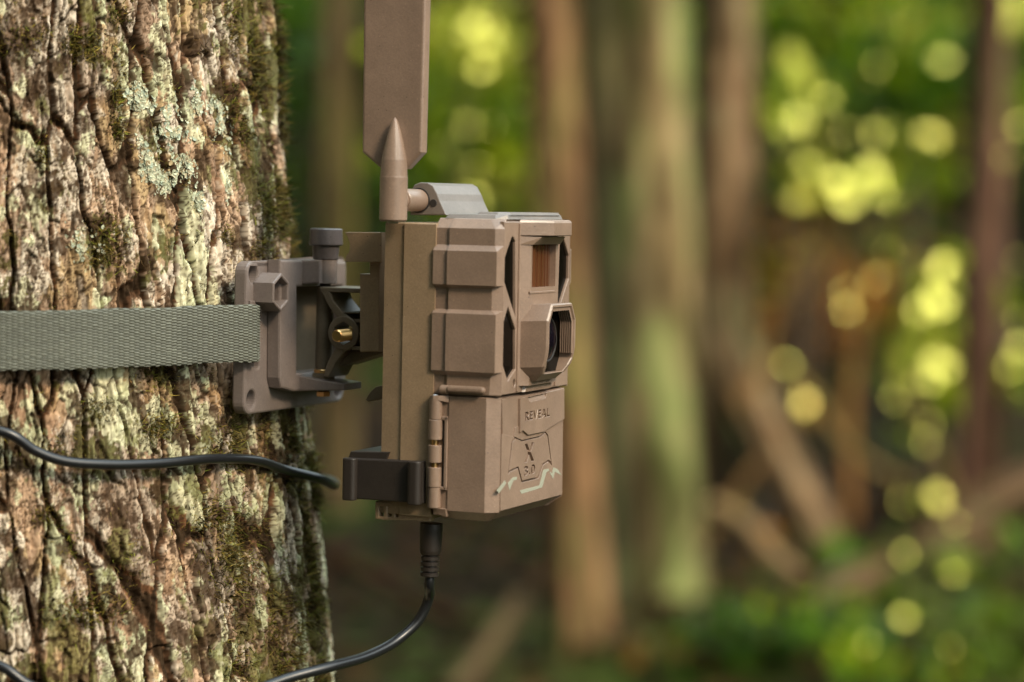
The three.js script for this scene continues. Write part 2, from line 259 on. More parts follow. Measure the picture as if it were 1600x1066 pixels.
{ // stray moss threads creeping over the bark
  const L = []; for (let i = 0; i < 520; i++) { const y = rr(0.99, 1.30), phi = rr(-0.1, 1.55); L.push([phi, y, rr(2, 5), rr(2, 6), 3 + Math.floor(rr(0, 16)), rr(2, 4.2), rr(0.3, 1.2)]); }
  const m = meshOf('moss', inTree(tuft(L)), mossMat, nearTree); m.userData.kind = 'stuff';
}
// leafy lichen: ruffled lobes that overlap and lift at their rims
const lichenMat = new THREE.MeshStandardMaterial({ vertexColors: true, roughness: 0.85, side: THREE.DoubleSide });
function lichenPart(blobs) {
  const P = [], C = [];
  for (const [p, su, sv, n] of blobs) for (let s = 0; s < n * 3.2; s++) {
    const y = p[1] + gauss() * sv / 1000, phi = phiAt(p[0], p[1]) + gauss() * su / 150;
    if (n2(phi * 150 / 5, y * 1000 / 6, 61) < -0.12) continue;
    const o = surf(phi, y, rr(0.05, 0.6)), nrm = V(Math.sin(phi), 0, Math.cos(phi)), tan = V(Math.cos(phi), 0, -Math.sin(phi)), up = V(0, 1, 0), a0 = rr(0, 6.28), R = rr(0.4, 1.3) * 0.001, m = 8;
    const tilt = rr(0, 0.55), ta = rr(0, 6.28), k = rnd(), base = k < 0.55 ? [0.54, 0.56, 0.40] : k < 0.70 ? [0.40, 0.46, 0.35] : k < 0.93 ? [0.62, 0.55, 0.37] : [0.40, 0.30, 0.16], br = rr(0.75, 1.2);
    const rim = Array.from({ length: m }, (_, i) => { const t = a0 + i / m * 6.283, r = R * (0.55 + 0.55 * hsh(i, s, 9)), lift = R * (0.25 + tilt * Math.cos(t - ta) * 0.8 + 0.35 * (hsh(i, s, 10) - 0.5)); return o.clone().addScaledVector(tan, r * Math.cos(t)).addScaledVector(up, r * Math.sin(t)).addScaledVector(nrm, lift); });
    for (let i = 0; i < m; i++) for (const [v, d] of [[o, 0.8], [rim[i], 1.08], [rim[(i + 1) % m], 1.08]]) { P.push(v.x, v.y, v.z); C.push(base[0] * br, base[1] * br, base[2] * br); }
  }
  const g = new THREE.BufferGeometry(); g.setAttribute('position', new THREE.Float32BufferAttribute(P, 3)); g.setAttribute('color', new THREE.Float32BufferAttribute(C, 3)); g.computeVertexNormals();
  const m = meshOf('lichen', inTree(g), lichenMat, nearTree); m.userData.kind = 'stuff'; return m;
}
lichenPart([[[-0.1504,1.2392,-0.0200], 5, 7, 260], [[-0.1465,1.2301,-0.0200], 5, 8, 260], [[-0.1470,1.2170,-0.0200], 4, 8, 220]]).userData.label = 'largest patch of pale leafy lichen';
lichenPart([[[-0.1373,1.2330,-0.0300], 5, 8, 230], [[-0.1347,1.2198,-0.0300], 5, 9, 260], [[-0.1405,1.2079,-0.0300], 5, 4, 120]]);
lichenPart([[[-0.1287,1.2417,-0.0500], 3, 8, 130], [[-0.1212,1.2350,-0.0500], 6, 6, 220], [[-0.1182,1.2272,-0.0600], 4, 5, 120]]);
lichenPart([[[-0.1196,1.2068,-0.0600], 4, 5, 140], [[-0.1299,1.2000,-0.0300], 3, 4, 70]]);
lichenPart([[[-0.1701,1.1822,0.0100], 6, 6, 60], [[-0.1056,1.0450,-0.0700], 5, 5, 50]]);

// ================================================================ webbing strap
{
  const strap = thing('webbing_strap', 'olive woven webbing strap running around the mossy trunk to the bracket', 'strap', V(TX(1.147), 1.147, TZ));
  const yc = 1.1452, hw = 0.0119;
  const around = (phi, d = 3.2) => { const p = trunkPoint(phi, yc, 10.5 + d); return new THREE.Vector2(p.x, p.z); };
  const pts = [];
  const e0 = toWorld(-112, 24, -1.5), e1 = toWorld(-105, 24, 0.4), e2 = toWorld(-104.4, 24, 3.5), e3 = toWorld(-105.2, 24, 11);
  for (const p of [e0, e1, e2, e3]) pts.push(new THREE.Vector2(p.x, p.z));
  for (let a = 0.62; a > -3.0; a -= 0.11) pts.push(around(a, 2.6 + 1.2 * Math.sin(a * 3)));
  const curve = new THREE.SplineCurve(pts), len = curve.getLength() * 1000, vis = 190, P = [], C = [], UV = [], I = [];
  const put = (s0, s1, ns, nv, fine, back) => {
    const base = P.length / 3;
    for (let i = 0; i <= ns; i++) {
      const s = s0 + (s1 - s0) * i / ns, t = Math.min(0.9999, s / len), p = curve.getPointAt(t), q = curve.getTangentAt(t), nx = q.y, nz = -q.x;    // outward from the trunk
      for (let j = 0; j <= nv; j++) {
        const v = j / nv * 23.8, col = s / 2.3, ci = Math.floor(col), fc = col - ci, ph = v / 1.16 + (ci % 2) * 0.5, row = Math.floor(ph), fr = ph - row;
        const arch = Math.sin(Math.PI * fr) * (0.55 + 0.45 * Math.sin(Math.PI * fc)), edge = Math.min(1, Math.min(v, 23.8 - v) / 0.8), jit = hsh(ci, row, 5);
        const h = (back ? -1 : 0.35 * edge + 0.62 * arch * (0.85 + 0.3 * jit)) * 0.001, e = 0.0004 * n2(s / 9, v < 5 ? 1 : 7, 71) + 0.00008 * Math.sin(s * 2.0) * (v < 0.4 || v > 23.4 ? 1 : 0);
        P.push(p.x + nx * h, yc - hw + v * 0.001 + e + 0.0005 * n2(s / 30, 3, 72), p.y + nz * h); UV.push(s / 1000, v / 1000);
        const pick = fine && arch < 0.42 ? 0.42 : 1, br = (0.86 + 0.28 * jit) * (1 + 0.1 * n2(s / 12, v / 8, 73)); C.push(0.150 * pick * br, 0.154 * pick * br, 0.120 * pick * br);
      }
    }
    for (let i = 0; i < ns; i++) for (let j = 0; j < nv; j++) { const a = base + i * (nv + 1) + j, b = a + 1, c = a + nv + 1, d = c + 1; back ? I.push(a, b, d, a, d, c) : I.push(a, d, b, a, c, d); }
  };
  put(0, vis, 520, 110, true, false); put(vis, len * 0.999, 160, 4, false, false); put(0, len * 0.999, 260, 2, false, true);
  const g = new THREE.BufferGeometry(); g.setAttribute('position', new THREE.Float32BufferAttribute(P, 3)); g.setAttribute('color', new THREE.Float32BufferAttribute(C, 3)); g.setAttribute('uv', new THREE.Float32BufferAttribute(UV, 2)); g.setIndex(I); g.translate(-TX(1.147), -1.147, -TZ); g.computeVertexNormals();
  meshOf('webbing', g, new THREE.MeshStandardMaterial({ vertexColors: true, roughness: 0.72, side: THREE.DoubleSide }), strap);
}

// ================================================================ mounting bracket on the trunk
{
  const fp = -107, [t, part] = device('mounting_bracket', 'grey-brown plastic mounting bracket with hexagonal socket, fixed beside the trunk', 'bracket', [-107, -11, -30]);
  const TL = [7.68,52.46], BL = [5.25,-13.31], BR = [-82.47,-11.60], TR_ = [-78.76,50.41];
  const w1 = (TL[0] + BL[0]) / 2 + 0.4, w0 = (BR[0] + TR_[0]) / 2 - 3, u1 = (TL[1] + TR_[1]) / 2, u0 = (BL[1] + BR[1]) / 2;
  const h1 = [2.08,46.24], h2 = [-1.03,-8.41], h3 = [-77.02,47.58], h4 = [-79.32,-10.53];
  h1[0] = w1 - 6; h2[0] = w1 - 6; h3[0] = h4[0] = w0 + 6; h2[1] = u0 + 6; h4[1] = u0 + 6;
  const slot = rrect(w1 - 12.5, w1 - 8.6, u0 + 19, u0 + 46.5, 1), win = [[-32.66,40.07], [-75.48,39.62], [-76.95,2.47], [-34.07,3.13]];
  const holes = [h1, h2, h3, h4].map(h => circ(h[0], h[1], 3.7, 24, 4.0));
  part('base_plate', ext(rrect(w0, w1, u0, u1, 5), 'f', fp - 6, fp, 0.9, [...holes, slot, win.map(q => q)]), M.bracket);
  for (const h of [h1, h2, h3, h4]) part('screw', [cyl('f', h, 3.5, 3.5, fp - 7, fp - 4.6, 24, 0.8)], M.steel);
  part('added_dark_panel', ext([[-24, 0], [-24, 43], [-79, 43], [-79, 0]], 'f', fp - 7.2, fp - 5, 0.2), M.arm);  // dark panel added behind the window, stands in for its shade
  // raised frame around the opening
  const A = [[-10.24,52.05],[-70.43,50.35],[-72.59,-3.94],[-24.73,-4.35],[-13.40,-2.02],[-11.56,2.40]], Bq = [[-25.29,40.37],[-67.17,39.93],[-68.63,3.09],[-26.70,3.45]];
  part('raised_frame', ext(A, 'f', fp - 0.2, fp + 6.5, 0.9, [Bq]), M.bracket);
  part('top_arm', [ext([[-108.91,51.61], [-92.18,52.05], [-91.98,41.96], [-108.68,40.64]], 'w', -44, -29.6, 0.7)], M.bracket);
  part('bottom_arm', [ext([[-106.02,2.86], [-78.85,-0.29], [-78.79,-3.00], [-97.19,-4.14], [-105.86,-4.82]], 'w', -45, -29, 0.6)], M.bracket);
  // hexagonal socket
  const hc = [-6.12,38.57], hexa = (r, s) => circ(hc[0], hc[1], r, 6, r * s, Math.PI / 2);
  part('hex_socket', [ext(hexa(8.1, 1), 'f', fp - 0.5, -97.5, 0.6, [hexa(6.4, 1)]), ext(hexa(6.6, 1), 'f', fp - 0.5, fp + 1.5, 0)], M.bracket);
  part('rib', [ext([[4.90,35.12], [-8.16,34.74], [-8.33,30.15], [4.73,30.58]], 'f', fp - 0.1, fp + 0.9, 0.4)], M.bracket);
  // pivot: knuckle, knob, pin, washer, nut
  const pv = [-93.17,48.08], pc = [pv[0], -37], uu = (a) => a, K = [-93.20,41.76], K0 = [-93.41,52.19], N0 = [-93.54,58.10], N1 = [-93.69,65.38], Bt = [-92.44,4.99], W1 = [-92.41,3.34], W2 = [-92.31,-1.32], X0 = [-92.22,-5.71];
  part('knuckle', [cyl('u', pc, 5.05, 5.05, K[1], K0[1], 30, 0.3)], M.bracket);
  const kb = part('knob', [cyl('u', pc, 7.3, 7.0, N0[1], N1[1], 40, 0.5), cyl('u', pc, 5.5, 5.9, K0[1], N0[1] + 0.5, 30, 0.2)], M.knob);
  part('pivot_pin', [cyl('u', pc, 2.4, 2.4, X0[1], K[1], 18, 0.2)], M.dark);
  part('washer', [cyl('u', pc, 4.3, 4.3, W1[1], Bt[1], 24, 0.3)], M.brass);
  part('nut', [ext(circ(pc[0], pc[1], 5.4, 6), 'u', W2[1] - 0.5, W1[1], 0.3)], M.arm);
  part('nut', [ext(circ(pc[0], pc[1], 3.2, 6), 'u', X0[1] - 1, W2[1] - 3.2, 0.3)], M.brass);
  part('sleeve', [cyl('u', pc, 3.7, 3.7, Bt[1], K[1] - 1.2, 20, 0.3)], M.arm);
  // arm that joins the pivot to the housing
  const hub = [-79.48,21.23], R = 7.3, arms = [];
  arms.push(ext(circ(hub[0], hub[1], R, 32), 'w', -42, -28, 0.4, [circ(hub[0], hub[1], 4.9, 6, 4.9, Math.PI / 2)]));
  arms.push(ext([[-90.87,39.59],[-86.88,39.71],[-84.95,34.88],[-80.27,30.15],[-76.57,28.11],[-79.59,26.65],[-82.66,27.62],[-86.73,32.10],[-88.95,35.84]], 'w', -47, -28.4, 0.4));
  arms.push(ext([[-82.72,15.95],[-78.12,14.50],[-82.88,8.88],[-86.41,2.20],[-88.88,2.64],[-86.86,8.71]], 'w', -47, -28.4, 0.4));
  const at = [[-90.85,38.50],[-70.76,40.48]]; arms.push(ext([[at[0][0], at[0][1]], [at[1][0], at[0][1]], [at[1][0], at[1][1]], [at[0][0], at[1][1]]], 'w', -52, -28.4, 0.3));
  for (const b of [[[-74.43,27.37],[-67.74,25.99]], [[-73.10,21.74],[-67.63,20.60]], [[-75.72,15.95],[-62.98,14.31]], [[-86.07,30.16],[-72.87,29.80]]]) arms.push(ext([[b[0][0], b[1][1]], [b[1][0], b[1][1]], [b[1][0], b[0][1]], [b[0][0], b[0][1]]], 'w', -46, -28.6, 0.3));
  arms.push(ext([[-78.10,13.69],[-62.98,14.31],[-63.56,13.20],[-84.06,6.66],[-86.52,7.09]], 'w', -52, -34, 0.4));
  part('swivel_arm', arms, M.arm);
  // brass bolt with a cut thread
  const prof = [[0, 0], [2.1, 0], [2.45, 0.4]]; for (let z = 0.6; z < 15; z += 0.62) prof.push([2.6, z], [2.15, z + 0.31]); prof.push([2.5, 15.2], [0, 15.2]);
  const bp = [-78.04,20.53];
  const bolt = placeLathe(prof.map(q => new THREE.Vector2(q[0], 15.2 - q[1])).reverse(), 'w', [bp[0], bp[1]], -34.5, 26);
  part('threaded_bolt', bolt, M.brass);
}

// ================================================================ trail camera
const [cam, cpart] = device('trail_camera', 'tan trail camera with paddle antenna and lens hood, held beside the tree', 'trail camera', [-15, -52, -37.5]);
const MIR = -75, mir = w => MIR - w;
const plan = (half, u) => [...half.map(q => [q[0], u, q[1]]), ...half.slice().reverse().map(q => [q[0], u, mir(q[1])])];       // half: (f,w) from rear to front on the near side
{
  const rT = [-44.18,69.12][1], rB = [-33.63,-50.06][1], rear = d => [[-48 + d, -3 + 0], [-38.6, -1.4 - d], [-38.2, -0.7 - d], [-23.8, -0.3 - d], [-23.8, -4]];
  cpart('rear_housing', loft([plan(rear(0.6), rB), plan(rear(0), rB + 0.6), plan(rear(0), rT - 0.6), plan(rear(0.7), rT)]), M.tanRear);
  // front housing: raised bands with chamfered shoulders on each side
  const U = py => (620 - py) / 3.9 - 0.0;
  const sec = (s, fl, fc, bf, bw) => [[-24.3, -6], [-24.3, s - 1.1], [-17.9, s - 1.0], [-17.6, s], [fc, s], [bf, bw], [bf, bw - 0.03], [3.4, bw - 0.03]];
  const hi = (s = 2.0, fc = 4.3) => sec(s, 0, fc, 5.5, -2.4), lo = () => sec(0.1, 0, 1.6, 5.5, -2.4), mid = () => sec(0.0, 0, 2.5, 5.5, -2.4), Lv = [];
  const add = (py, s) => Lv.push(plan(s, U(py)));
  add(619.2, sec(-0.2, 0, 0.6, 5.3, -2.6)); add(617.5, sec(0.1, 0, 1.2, 5.5, -2.4)); add(589.5, lo()); add(582, hi()); add(491.5, hi()); add(485.5, lo()); add(452, lo()); add(446.5, hi()); add(393, hi()); add(384, mid()); add(357.5, mid());
  add(343, sec(-4.0, 0, -0.9, 5.2, -4.9)); add(342.2, sec(-4.6, 0, -1.5, 4.8, -5.7));
  const front = [];
  front.push(loft(Lv));
  // plate that carries the flash windows and the middle column
  const wA = -2.6, uT = U(346), uB = U(617.5);
  const winU = [[-10.13,64.18],[-12.09,63.91],[-13.80,62.09],[-15.21,31.46],[-1.32,46.04],[-1.20,55.78]].map(q => [Math.min(q[0], -3.5), q[1]]), winL = [[-7.54,36.11],[-15.44,26.52],[-16.18,10.39],[-8.60,5.90],[-2.21,12.69],[-1.41,30.15]].map(q => [Math.min(q[0], -3.5), q[1]]);
  const mirW = p => p.map(q => [mir(q[0]), q[1]]), eye = [-15.14,4.74];
  const wins = [winU, winL], all = [...wins, ...wins.map(mirW), circ(eye[0], eye[1], 1.1, 14, 1.7)];
  front.push(ext([[wA, uB], [wA, uT], [mir(wA), uT], [mir(wA), uB]], 'f', 3.3, 5.49, 0.25, all, 1));
  cpart('front_housing', front, M.tan);
  for (const w of [-17.4, mir(-17.4)]) cpart('panel_edge', ext(rrect(w - 0.55, w + 0.55, uB + 0.5, uT - 0.5, 0.4), 'f', 5.3, 6.15, 0.3), M.tan);
  for (const p of [...wins, ...wins.map(mirW)]) { let cx = 0, cy = 0; for (const q of p) { cx += q[0] / p.length; cy += q[1] / p.length; } cpart('flash_window', ext(p.map(q => [cx + (q[0] - cx) * 0.99, cy + (q[1] - cy) * 0.995]), 'f', 3.42, 4.3, 0), M.black); }
  // stepped lid on top
  cpart('lid', [loft([plan([[-22, -8], [-22, -5.0], [0, -5.6], [4.4, -9]], U(342.4)), plan([[-21, -8], [-21, -6.6], [-0.6, -7.0], [3.6, -9]], U(336)), plan([[-20, -9], [-20, -8], [-1.4, -8.4], [2.6, -10]], U(335))]),
    loft([plan([[-10, -9], [-9, -7.5], [0, -8], [4.2, -11]], U(336)), plan([[-9.2, -10], [-8, -8.6], [-0.5, -9], [3.6, -12]], U(331.5))])], M.tanLid);
  // middle column with visor
  const colO = [[5.4, -19.2], [8.6, -23], [8.6, -52], [5.4, -55.8]];
  const ring = (pts, u) => pts.map(q => [q[0], u, q[1]]);
  const pirT = [-36.26,60.93][1], pirB = [-37.10,43.35][1], colB = [-23.45,2.41][1], colT = U(345);
  const pf = [[-23.0, -52.0]];
  const column = [];
  column.push(loft([ring(colO, colB + 1), ring(colO, pirB)]), loft([ring(colO, pirT), ring(colO, colT)]));
  column.push(loft([ring([[5.4, -19.2], [8.6, -23], [8.6, -24.3], [5.4, -24.3]], pirB), ring([[5.4, -19.2], [8.6, -23], [8.6, -24.3], [5.4, -24.3]], pirT)]));
  column.push(loft([ring([[5.4, -49.2], [8.6, -49.2], [8.6, -52], [5.4, -55.8]], pirB), ring([[5.4, -49.2], [8.6, -49.2], [8.6, -52], [5.4, -55.8]], pirT)]));
  column.push(ext([[5.6, pirB], [8.9, pirB - 1.8], [8.9, pirB - 2.4], [5.6, pirB - 2.4]], 'w', -48.5, -22.2, 0));   // sloping sill
  column.push(loft([ring([[5.2, -18.6], [9.4, -23], [9.4, -52], [5.2, -56.4]], pirT), ring([[5.2, -18.6], [12.5, -25], [12.5, -50], [5.2, -56.4]], pirT + 3.2)]));
  cpart('sensor_column', column, M.tan);
  const vb = [-18.46,64.55][1], vt = [-18.15,71.11][1], vo = (d) => [[5.2, -18.4 - d], [16.4 - d, -28.3 - d * 0.4], [16.4 - d, -47.2 + d * 0.4], [5.2, -56.6 + d]];
  cpart('visor', loft([ring(vo(0.4), vb), ring(vo(0), vb + 0.3), ring(vo(0), vt - 1.2), ring(vo(0.4), vt - 0.4), ring(vo(1.3), vt)]), M.tan);
  // motion sensor window in upright facets
  const lens = [], n = 12; for (let i = 0; i < n; i++) { const a = -24.3 - 24.9 * i / n, b = -24.3 - 24.9 * (i + 1) / n, bow = k => 6.3 + 1.3 * Math.sin(Math.PI * k / n), fa = bow(i), fb = bow(i + 1) - (i % 2 ? 0.3 : 0.05); lens.push(loft([ring([[fa, a], [fb, b], [5.5, b], [5.5, a]], pirB - 0.5), ring([[fa, a], [fb, b], [5.5, b], [5.5, a]], pirT + 0.5)])); }
  cpart('motion_sensor_window', lens, M.amber);
  // lens hood
  const octo = (w0, w1, u0, u1, cw, cu) => [[w0, u0 + cu], [w0, u1 - cu], [w0 - cw, u1], [w1 + cw, u1], [w1, u1 - cu], [w1, u0 + cu], [w1 + cw, u0], [w0 - cw, u0]];
  const hT = [-29.96,36.85][1], hB = [-29.83,4.81][1], O1 = octo(-20.6, -50.6, hB, hT, 4.4, 6.6), O2 = octo(-22.2, -49, hB + 3.6, hT - 1.6, 3.6, 5.6);
  const fe = u => { const k = (u - hB) / (hT - hB), m = Math.min(1, k / 0.50); return 8.5 + 9.2 * Math.sqrt(Math.max(0, 1 - (1 - m) * (1 - m))); };
  const sub = (o) => { const r = []; for (let i = 0; i < o.length; i++) { const a = o[i], b = o[(i + 1) % o.length], n = Math.abs(b[1] - a[1]) > 8 ? 10 : 2; for (let k = 0; k < n; k++) r.push([a[0] + (b[0] - a[0]) * k / n, a[1] + (b[1] - a[1]) * k / n]); } return r; };
  const s1 = sub(O1), s2 = sub(O2), at = (o, f) => o.map(q => [f(q[1]), q[1], q[0]]);
  const base = s1.map(q => [5.3, Math.max(hB - 1, q[1] - 0.6), q[0] + (q[0] > -35 ? 0.9 : -0.9)]);
  const sIn = (o, d) => o.map(q => { const cx = -35.6, cy = (hB + hT) / 2; return [cx + (q[0] - cx) * (1 - d / 14), cy + (q[1] - cy) * (1 - d / 15)]; });
  const flip = r => r.slice().reverse();
  cpart('lens_hood', [loft([base, at(s1, u => fe(u) - 0.8), at(sIn(s1, 0.45), u => fe(u)), at(sIn(s2, -0.3), u => fe(u)), at(s2, u => fe(u) - 0.5), at(s2, () => 7.0)].map(flip), false)], M.tan);
  const ribs = []; for (let i = 0; i < 6; i++) { const f = 17.0 - i * 0.95, m = q => q * 1; const ro = octo(-22.1, -49.1, hB + 3.5, hT - 1.5, 3.6, 5.6), ri = octo(-23.6, -47.6, hB + 5.0, hT - 3.0, 3.2, 5.0), cut = o => o.filter(q => true);
    for (let k = 1; k < 5; k++) { const a = ro[k], b = ro[k + 1], c = ri[k + 1], d = ri[k]; const lim = u => Math.min(f, fe(u) - 0.6); const lo2 = q => [q[0], Math.max(q[1], hB + 11)]; const P4 = [a, b, c, d].map(lo2); ribs.push(loft([P4.map(q => [f - 0.42, q[1], q[0]]), P4.map(q => [f, q[1], q[0]])])); } }
  cpart('hood_rib', ribs, M.tan).userData.kind = 'stuff';
  cpart('lens_bezel', [ext(sIn(s2, -0.15), 'f', 6, 11.0, 0)], M.black);
  cpart('lens', placeLathe([[0, 2.6], [3, 2.3], [6, 1.3], [8.4, 0], [9.2, -0.2], [9.2, -1.4]].map(q => new THREE.Vector2(q[0], q[1] + 11.3)), 'f', [-35.6, (hB + hT) / 2 + 1], 0, 36), M.glass);
  cpart('lens_ring', new THREE.TorusGeometry(9.0, 0.55, 10, 40).rotateY(Math.PI / 2).translate(11.1, (hB + hT) / 2 + 1, -35.6), M.dark);
  cpart('chin_panel', [loft([ring([[5.3, -23], [6.6, -24], [6.6, -51], [5.3, -52]], [-26.19,0.67][1]), ring([[5.3, -24], [6.9, -25.5], [6.9, -49.5], [5.3, -51]], [-28.72,3.67][1])])], M.tan);

  // battery door
  const dS = (d, e = 0) => [[-21, -6], [-21, -0.6 - d], [-16.6, -0.5 - d], [-16.4, 0 - d], [0 - d * 0.2, 0 - d], [4.5 - d, -4.5 - e], [4.5 - d, -4.7 - e], [3.4 - d, -4.7 - e]];
  const dT = U(621.6), dB = -50.6;
  const doorCore = loft([plan(dS(5.2, 4), dB), plan(dS(0.5, 0.2), dB + 3.6), plan(dS(0, 0), dB + 3.9), plan(dS(0, 0), dT - 0.3), plan(dS(0.5, 0.4), dT)]);
  const door = cpart('battery_door', [doorCore], M.tan);
  const font = await new FontLoader().loadAsync('fonts/droid/droid_sans_bold.typeface.json');
  // sunk letters: their outlines are holes in a thin plate, their islands stand in the holes
  function letters(text, size, sx, w, u, shear = 0) {
    const holes = [], isl = [], S = font.generateShapes(text, size);
    const f = q => [w - (q.x * sx + q.y * shear), u + q.y];
    for (const s of S) { const e = s.extractPoints(5); holes.push(e.shape.map(f)); for (const h of e.holes) isl.push(h.map(f)); }
    return [holes, isl];
  }
  const pl = [[-21.38,-1.91],[-68.36,-0.48],[-69.14,-13.73],[-52.88,-16.31],[-48.08,-17.41],[-30.40,-17.49],[-24.97,-15.23],[-22.02,-15.79]];
  const [h1, i1] = letters('REVEAL', 3.5, 1.57, -26.05,-11.36, -0.0);
  const tab = [[-28.95,-1.98],[-49.34,-1.43],[-47.71,-3.46],[-31.39,-4.11]];
  const plq = cpart('name_plaque', [ext(pl, 'f', 3.3, 4.9, 0.0), ext(pl, 'f', 4.89, 5.75, 0.15, [...h1, tab], 1), ...i1.map(i => ext(i, 'f', 4.8, 5.75, 0))], M.tan, door);
  cpart('finger_tab', [loft([tab.map(q => [4.6, q[1], q[0]]), tab.map((q, i) => [i > 1 ? 5.72 : 4.75, q[1], q[0]])])], M.tan, door);
  // emblem: sunk outline, X and 3.0 in a thin face plate
  const face = [[-5.11,-1.14],[-22.62,-0.85],[-23.33,-16.06],[-18.12,-17.09],[-5.71,-14.31]];
  const emO = [[-17.86,-17.25],[-14.69,-19.13],[-11.78,-32.09],[-13.94,-31.15],[-21.75,-30.41],[-26.00,-36.69],[-43.79,-36.67],[-48.29,-31.58],[-54.27,-30.56],[-58.15,-32.63],[-53.46,-19.32],[-50.53,-17.70],[-44.05,-18.98],[-25.86,-19.25]], emI = [[-18.74,-17.95],[-15.75,-19.63],[-12.88,-30.64],[-14.23,-30.40],[-22.37,-29.68],[-26.63,-35.88],[-42.93,-35.84],[-47.36,-30.86],[-54.24,-29.75],[-56.80,-30.68],[-52.50,-19.65],[-50.35,-18.22],[-44.76,-19.54],[-25.88,-19.77]];
  const [h2, i2] = letters('X', 7.7, 1.55, -28.29,-28.77), [h3, i3] = letters('3.0', 3.8, 1.66, -28.07,-34.13);
  const skin = [[-4.8, dB + 4.6], [-4.8, [-5.70,-15.06][1]], ...[[-17.11,-17.20],[-17.91,-13.41],[-69.55,-12.42]], [-70.1, dB + 4.6]];
  const sk = [ext(skin, 'f', 3.3, 4.95, 0.08, [emO], 1), ext(emI, 'f', 3.3, 4.95, 0.08, [...h2, ...h3], 1), ...[...i2, ...i3].map(i => ext(i, 'f', 3.3, 4.95, 0)),
    ext([[-5.20,-1.14],[-69.45,-0.30],[-70.11,-13.83],[-22.97,-13.28],[-18.25,-17.74],[-6.50,-15.65]], 'f', 3.3, 4.6, 0.1)];
  cpart('emblem_panel', sk, M.tan, door);
  for (const z of [[[-0.64,-37.35],[-2.93,-38.70],[-10.01,-35.38],[-8.53,-34.10]], [[-11.43,-35.52],[-13.52,-38.62],[-17.25,-34.93],[-20.92,-34.94],[-20.47,-33.68],[-16.54,-33.67]], [[-24.04,-39.66],[-25.76,-41.25],[-47.71,-40.77],[-52.12,-34.72],[-55.04,-34.50],[-54.29,-33.46],[-48.74,-33.39],[-44.56,-39.59]], [[-55.05,-34.77],[-59.43,-38.30],[-61.40,-35.43],[-68.97,-37.68],[-63.97,-34.48],[-59.19,-33.42],[-58.32,-35.77]]])
    cpart('printed_mark', ext(z, 'f', 4.9, 5.02, 0), M.print, door);
  // hinge
  const hx = [-22.0, 0.6], hr = 2.65, Y = py => (620 - py) / 3.9, hinge = [];
  const kn = [cyl('u', hx, hr, hr, Y(659.7), Y(627), 26, 0.25), cyl('u', hx, hr, hr, Y(799), Y(766.4), 26, 0.25)];
  kn.push(box(-22, -16.6, Y(660.5), Y(654.5), -2, 1.0, 0.2), box(-22, -16.6, Y(770), Y(765), -2, 1.0, 0.2), box(-17.9, -16.6, Y(769), Y(655), -2, 1.0, 0.2));
  kn.push(loft([[[-24.2, Y(629), -1], [-24, Y(629), 2.4], [-22, Y(629), 3.4], [-20, Y(629), 2.6], [-16.6, Y(632), 0.2], [-16.6, Y(632), -1]], [[-24.2, Y(621.8), -1], [-24, Y(621.8), 2.4], [-22, Y(621.8), 3.4], [-20, Y(621.8), 2.6], [-16.6, Y(622), 0.2], [-16.6, Y(622), -1]]]));
  kn.push(loft([[[-24, Y(812), -3], [-22, Y(810), 0.6], [-20, Y(809), 0.6], [-16.6, Y(812), 0.3], [-16.6, Y(812), -3]], [[-24, Y(798), -3], [-22, Y(798), 1.8], [-20, Y(800), 1.8], [-16.6, Y(800), 1.2], [-16.6, Y(800), -3]]]));
  const hg = cpart('hinge', kn, M.tan);
  cpart('hinge_barrel', [cyl('u', hx, hr + 0.25, hr + 0.25, Y(691.5), Y(660), 26, 0.2), cyl('u', hx, hr + 0.25, hr + 0.25, Y(727.5), Y(700), 26, 0.2), cyl('u', hx, hr + 0.25, hr + 0.25, Y(766), Y(735), 26, 0.2)], M.tan, hg);
  cpart('hinge_pin', [cyl('u', [hx[0], hx[1] + 0.2], 1.35, 1.35, Y(770), Y(650), 16, 0)], M.brass, hg);
  cpart('hinge_gap_shade', box(-18.9, -17.95, Y(764), Y(661), -2, 0.15, 0), M.dark, hg);  // dark strip stands in for the shade between barrel and bar
  cpart('hinge_screw', cyl('u', [-22, 1.4], 1.1, 1.1, Y(622), Y(620.6), 16, 0.2), M.steel, hg);
  // latch bar on the side
  const l0 = [-20.06,1.97], l1 = [-0.27,2.51];
  cpart('latch_bar', [ext(rrect(l0[0] + 3, l1[0], l1[1] - 1.35, l1[1] + 1.35, 1.3), 'w', -0.5, 2.6, 0.9), cyl('f', [0.4, l0[1]], 1.9, 1.9, l0[0], l0[0] + 3.4, 22, 0.4)], M.tan);
}
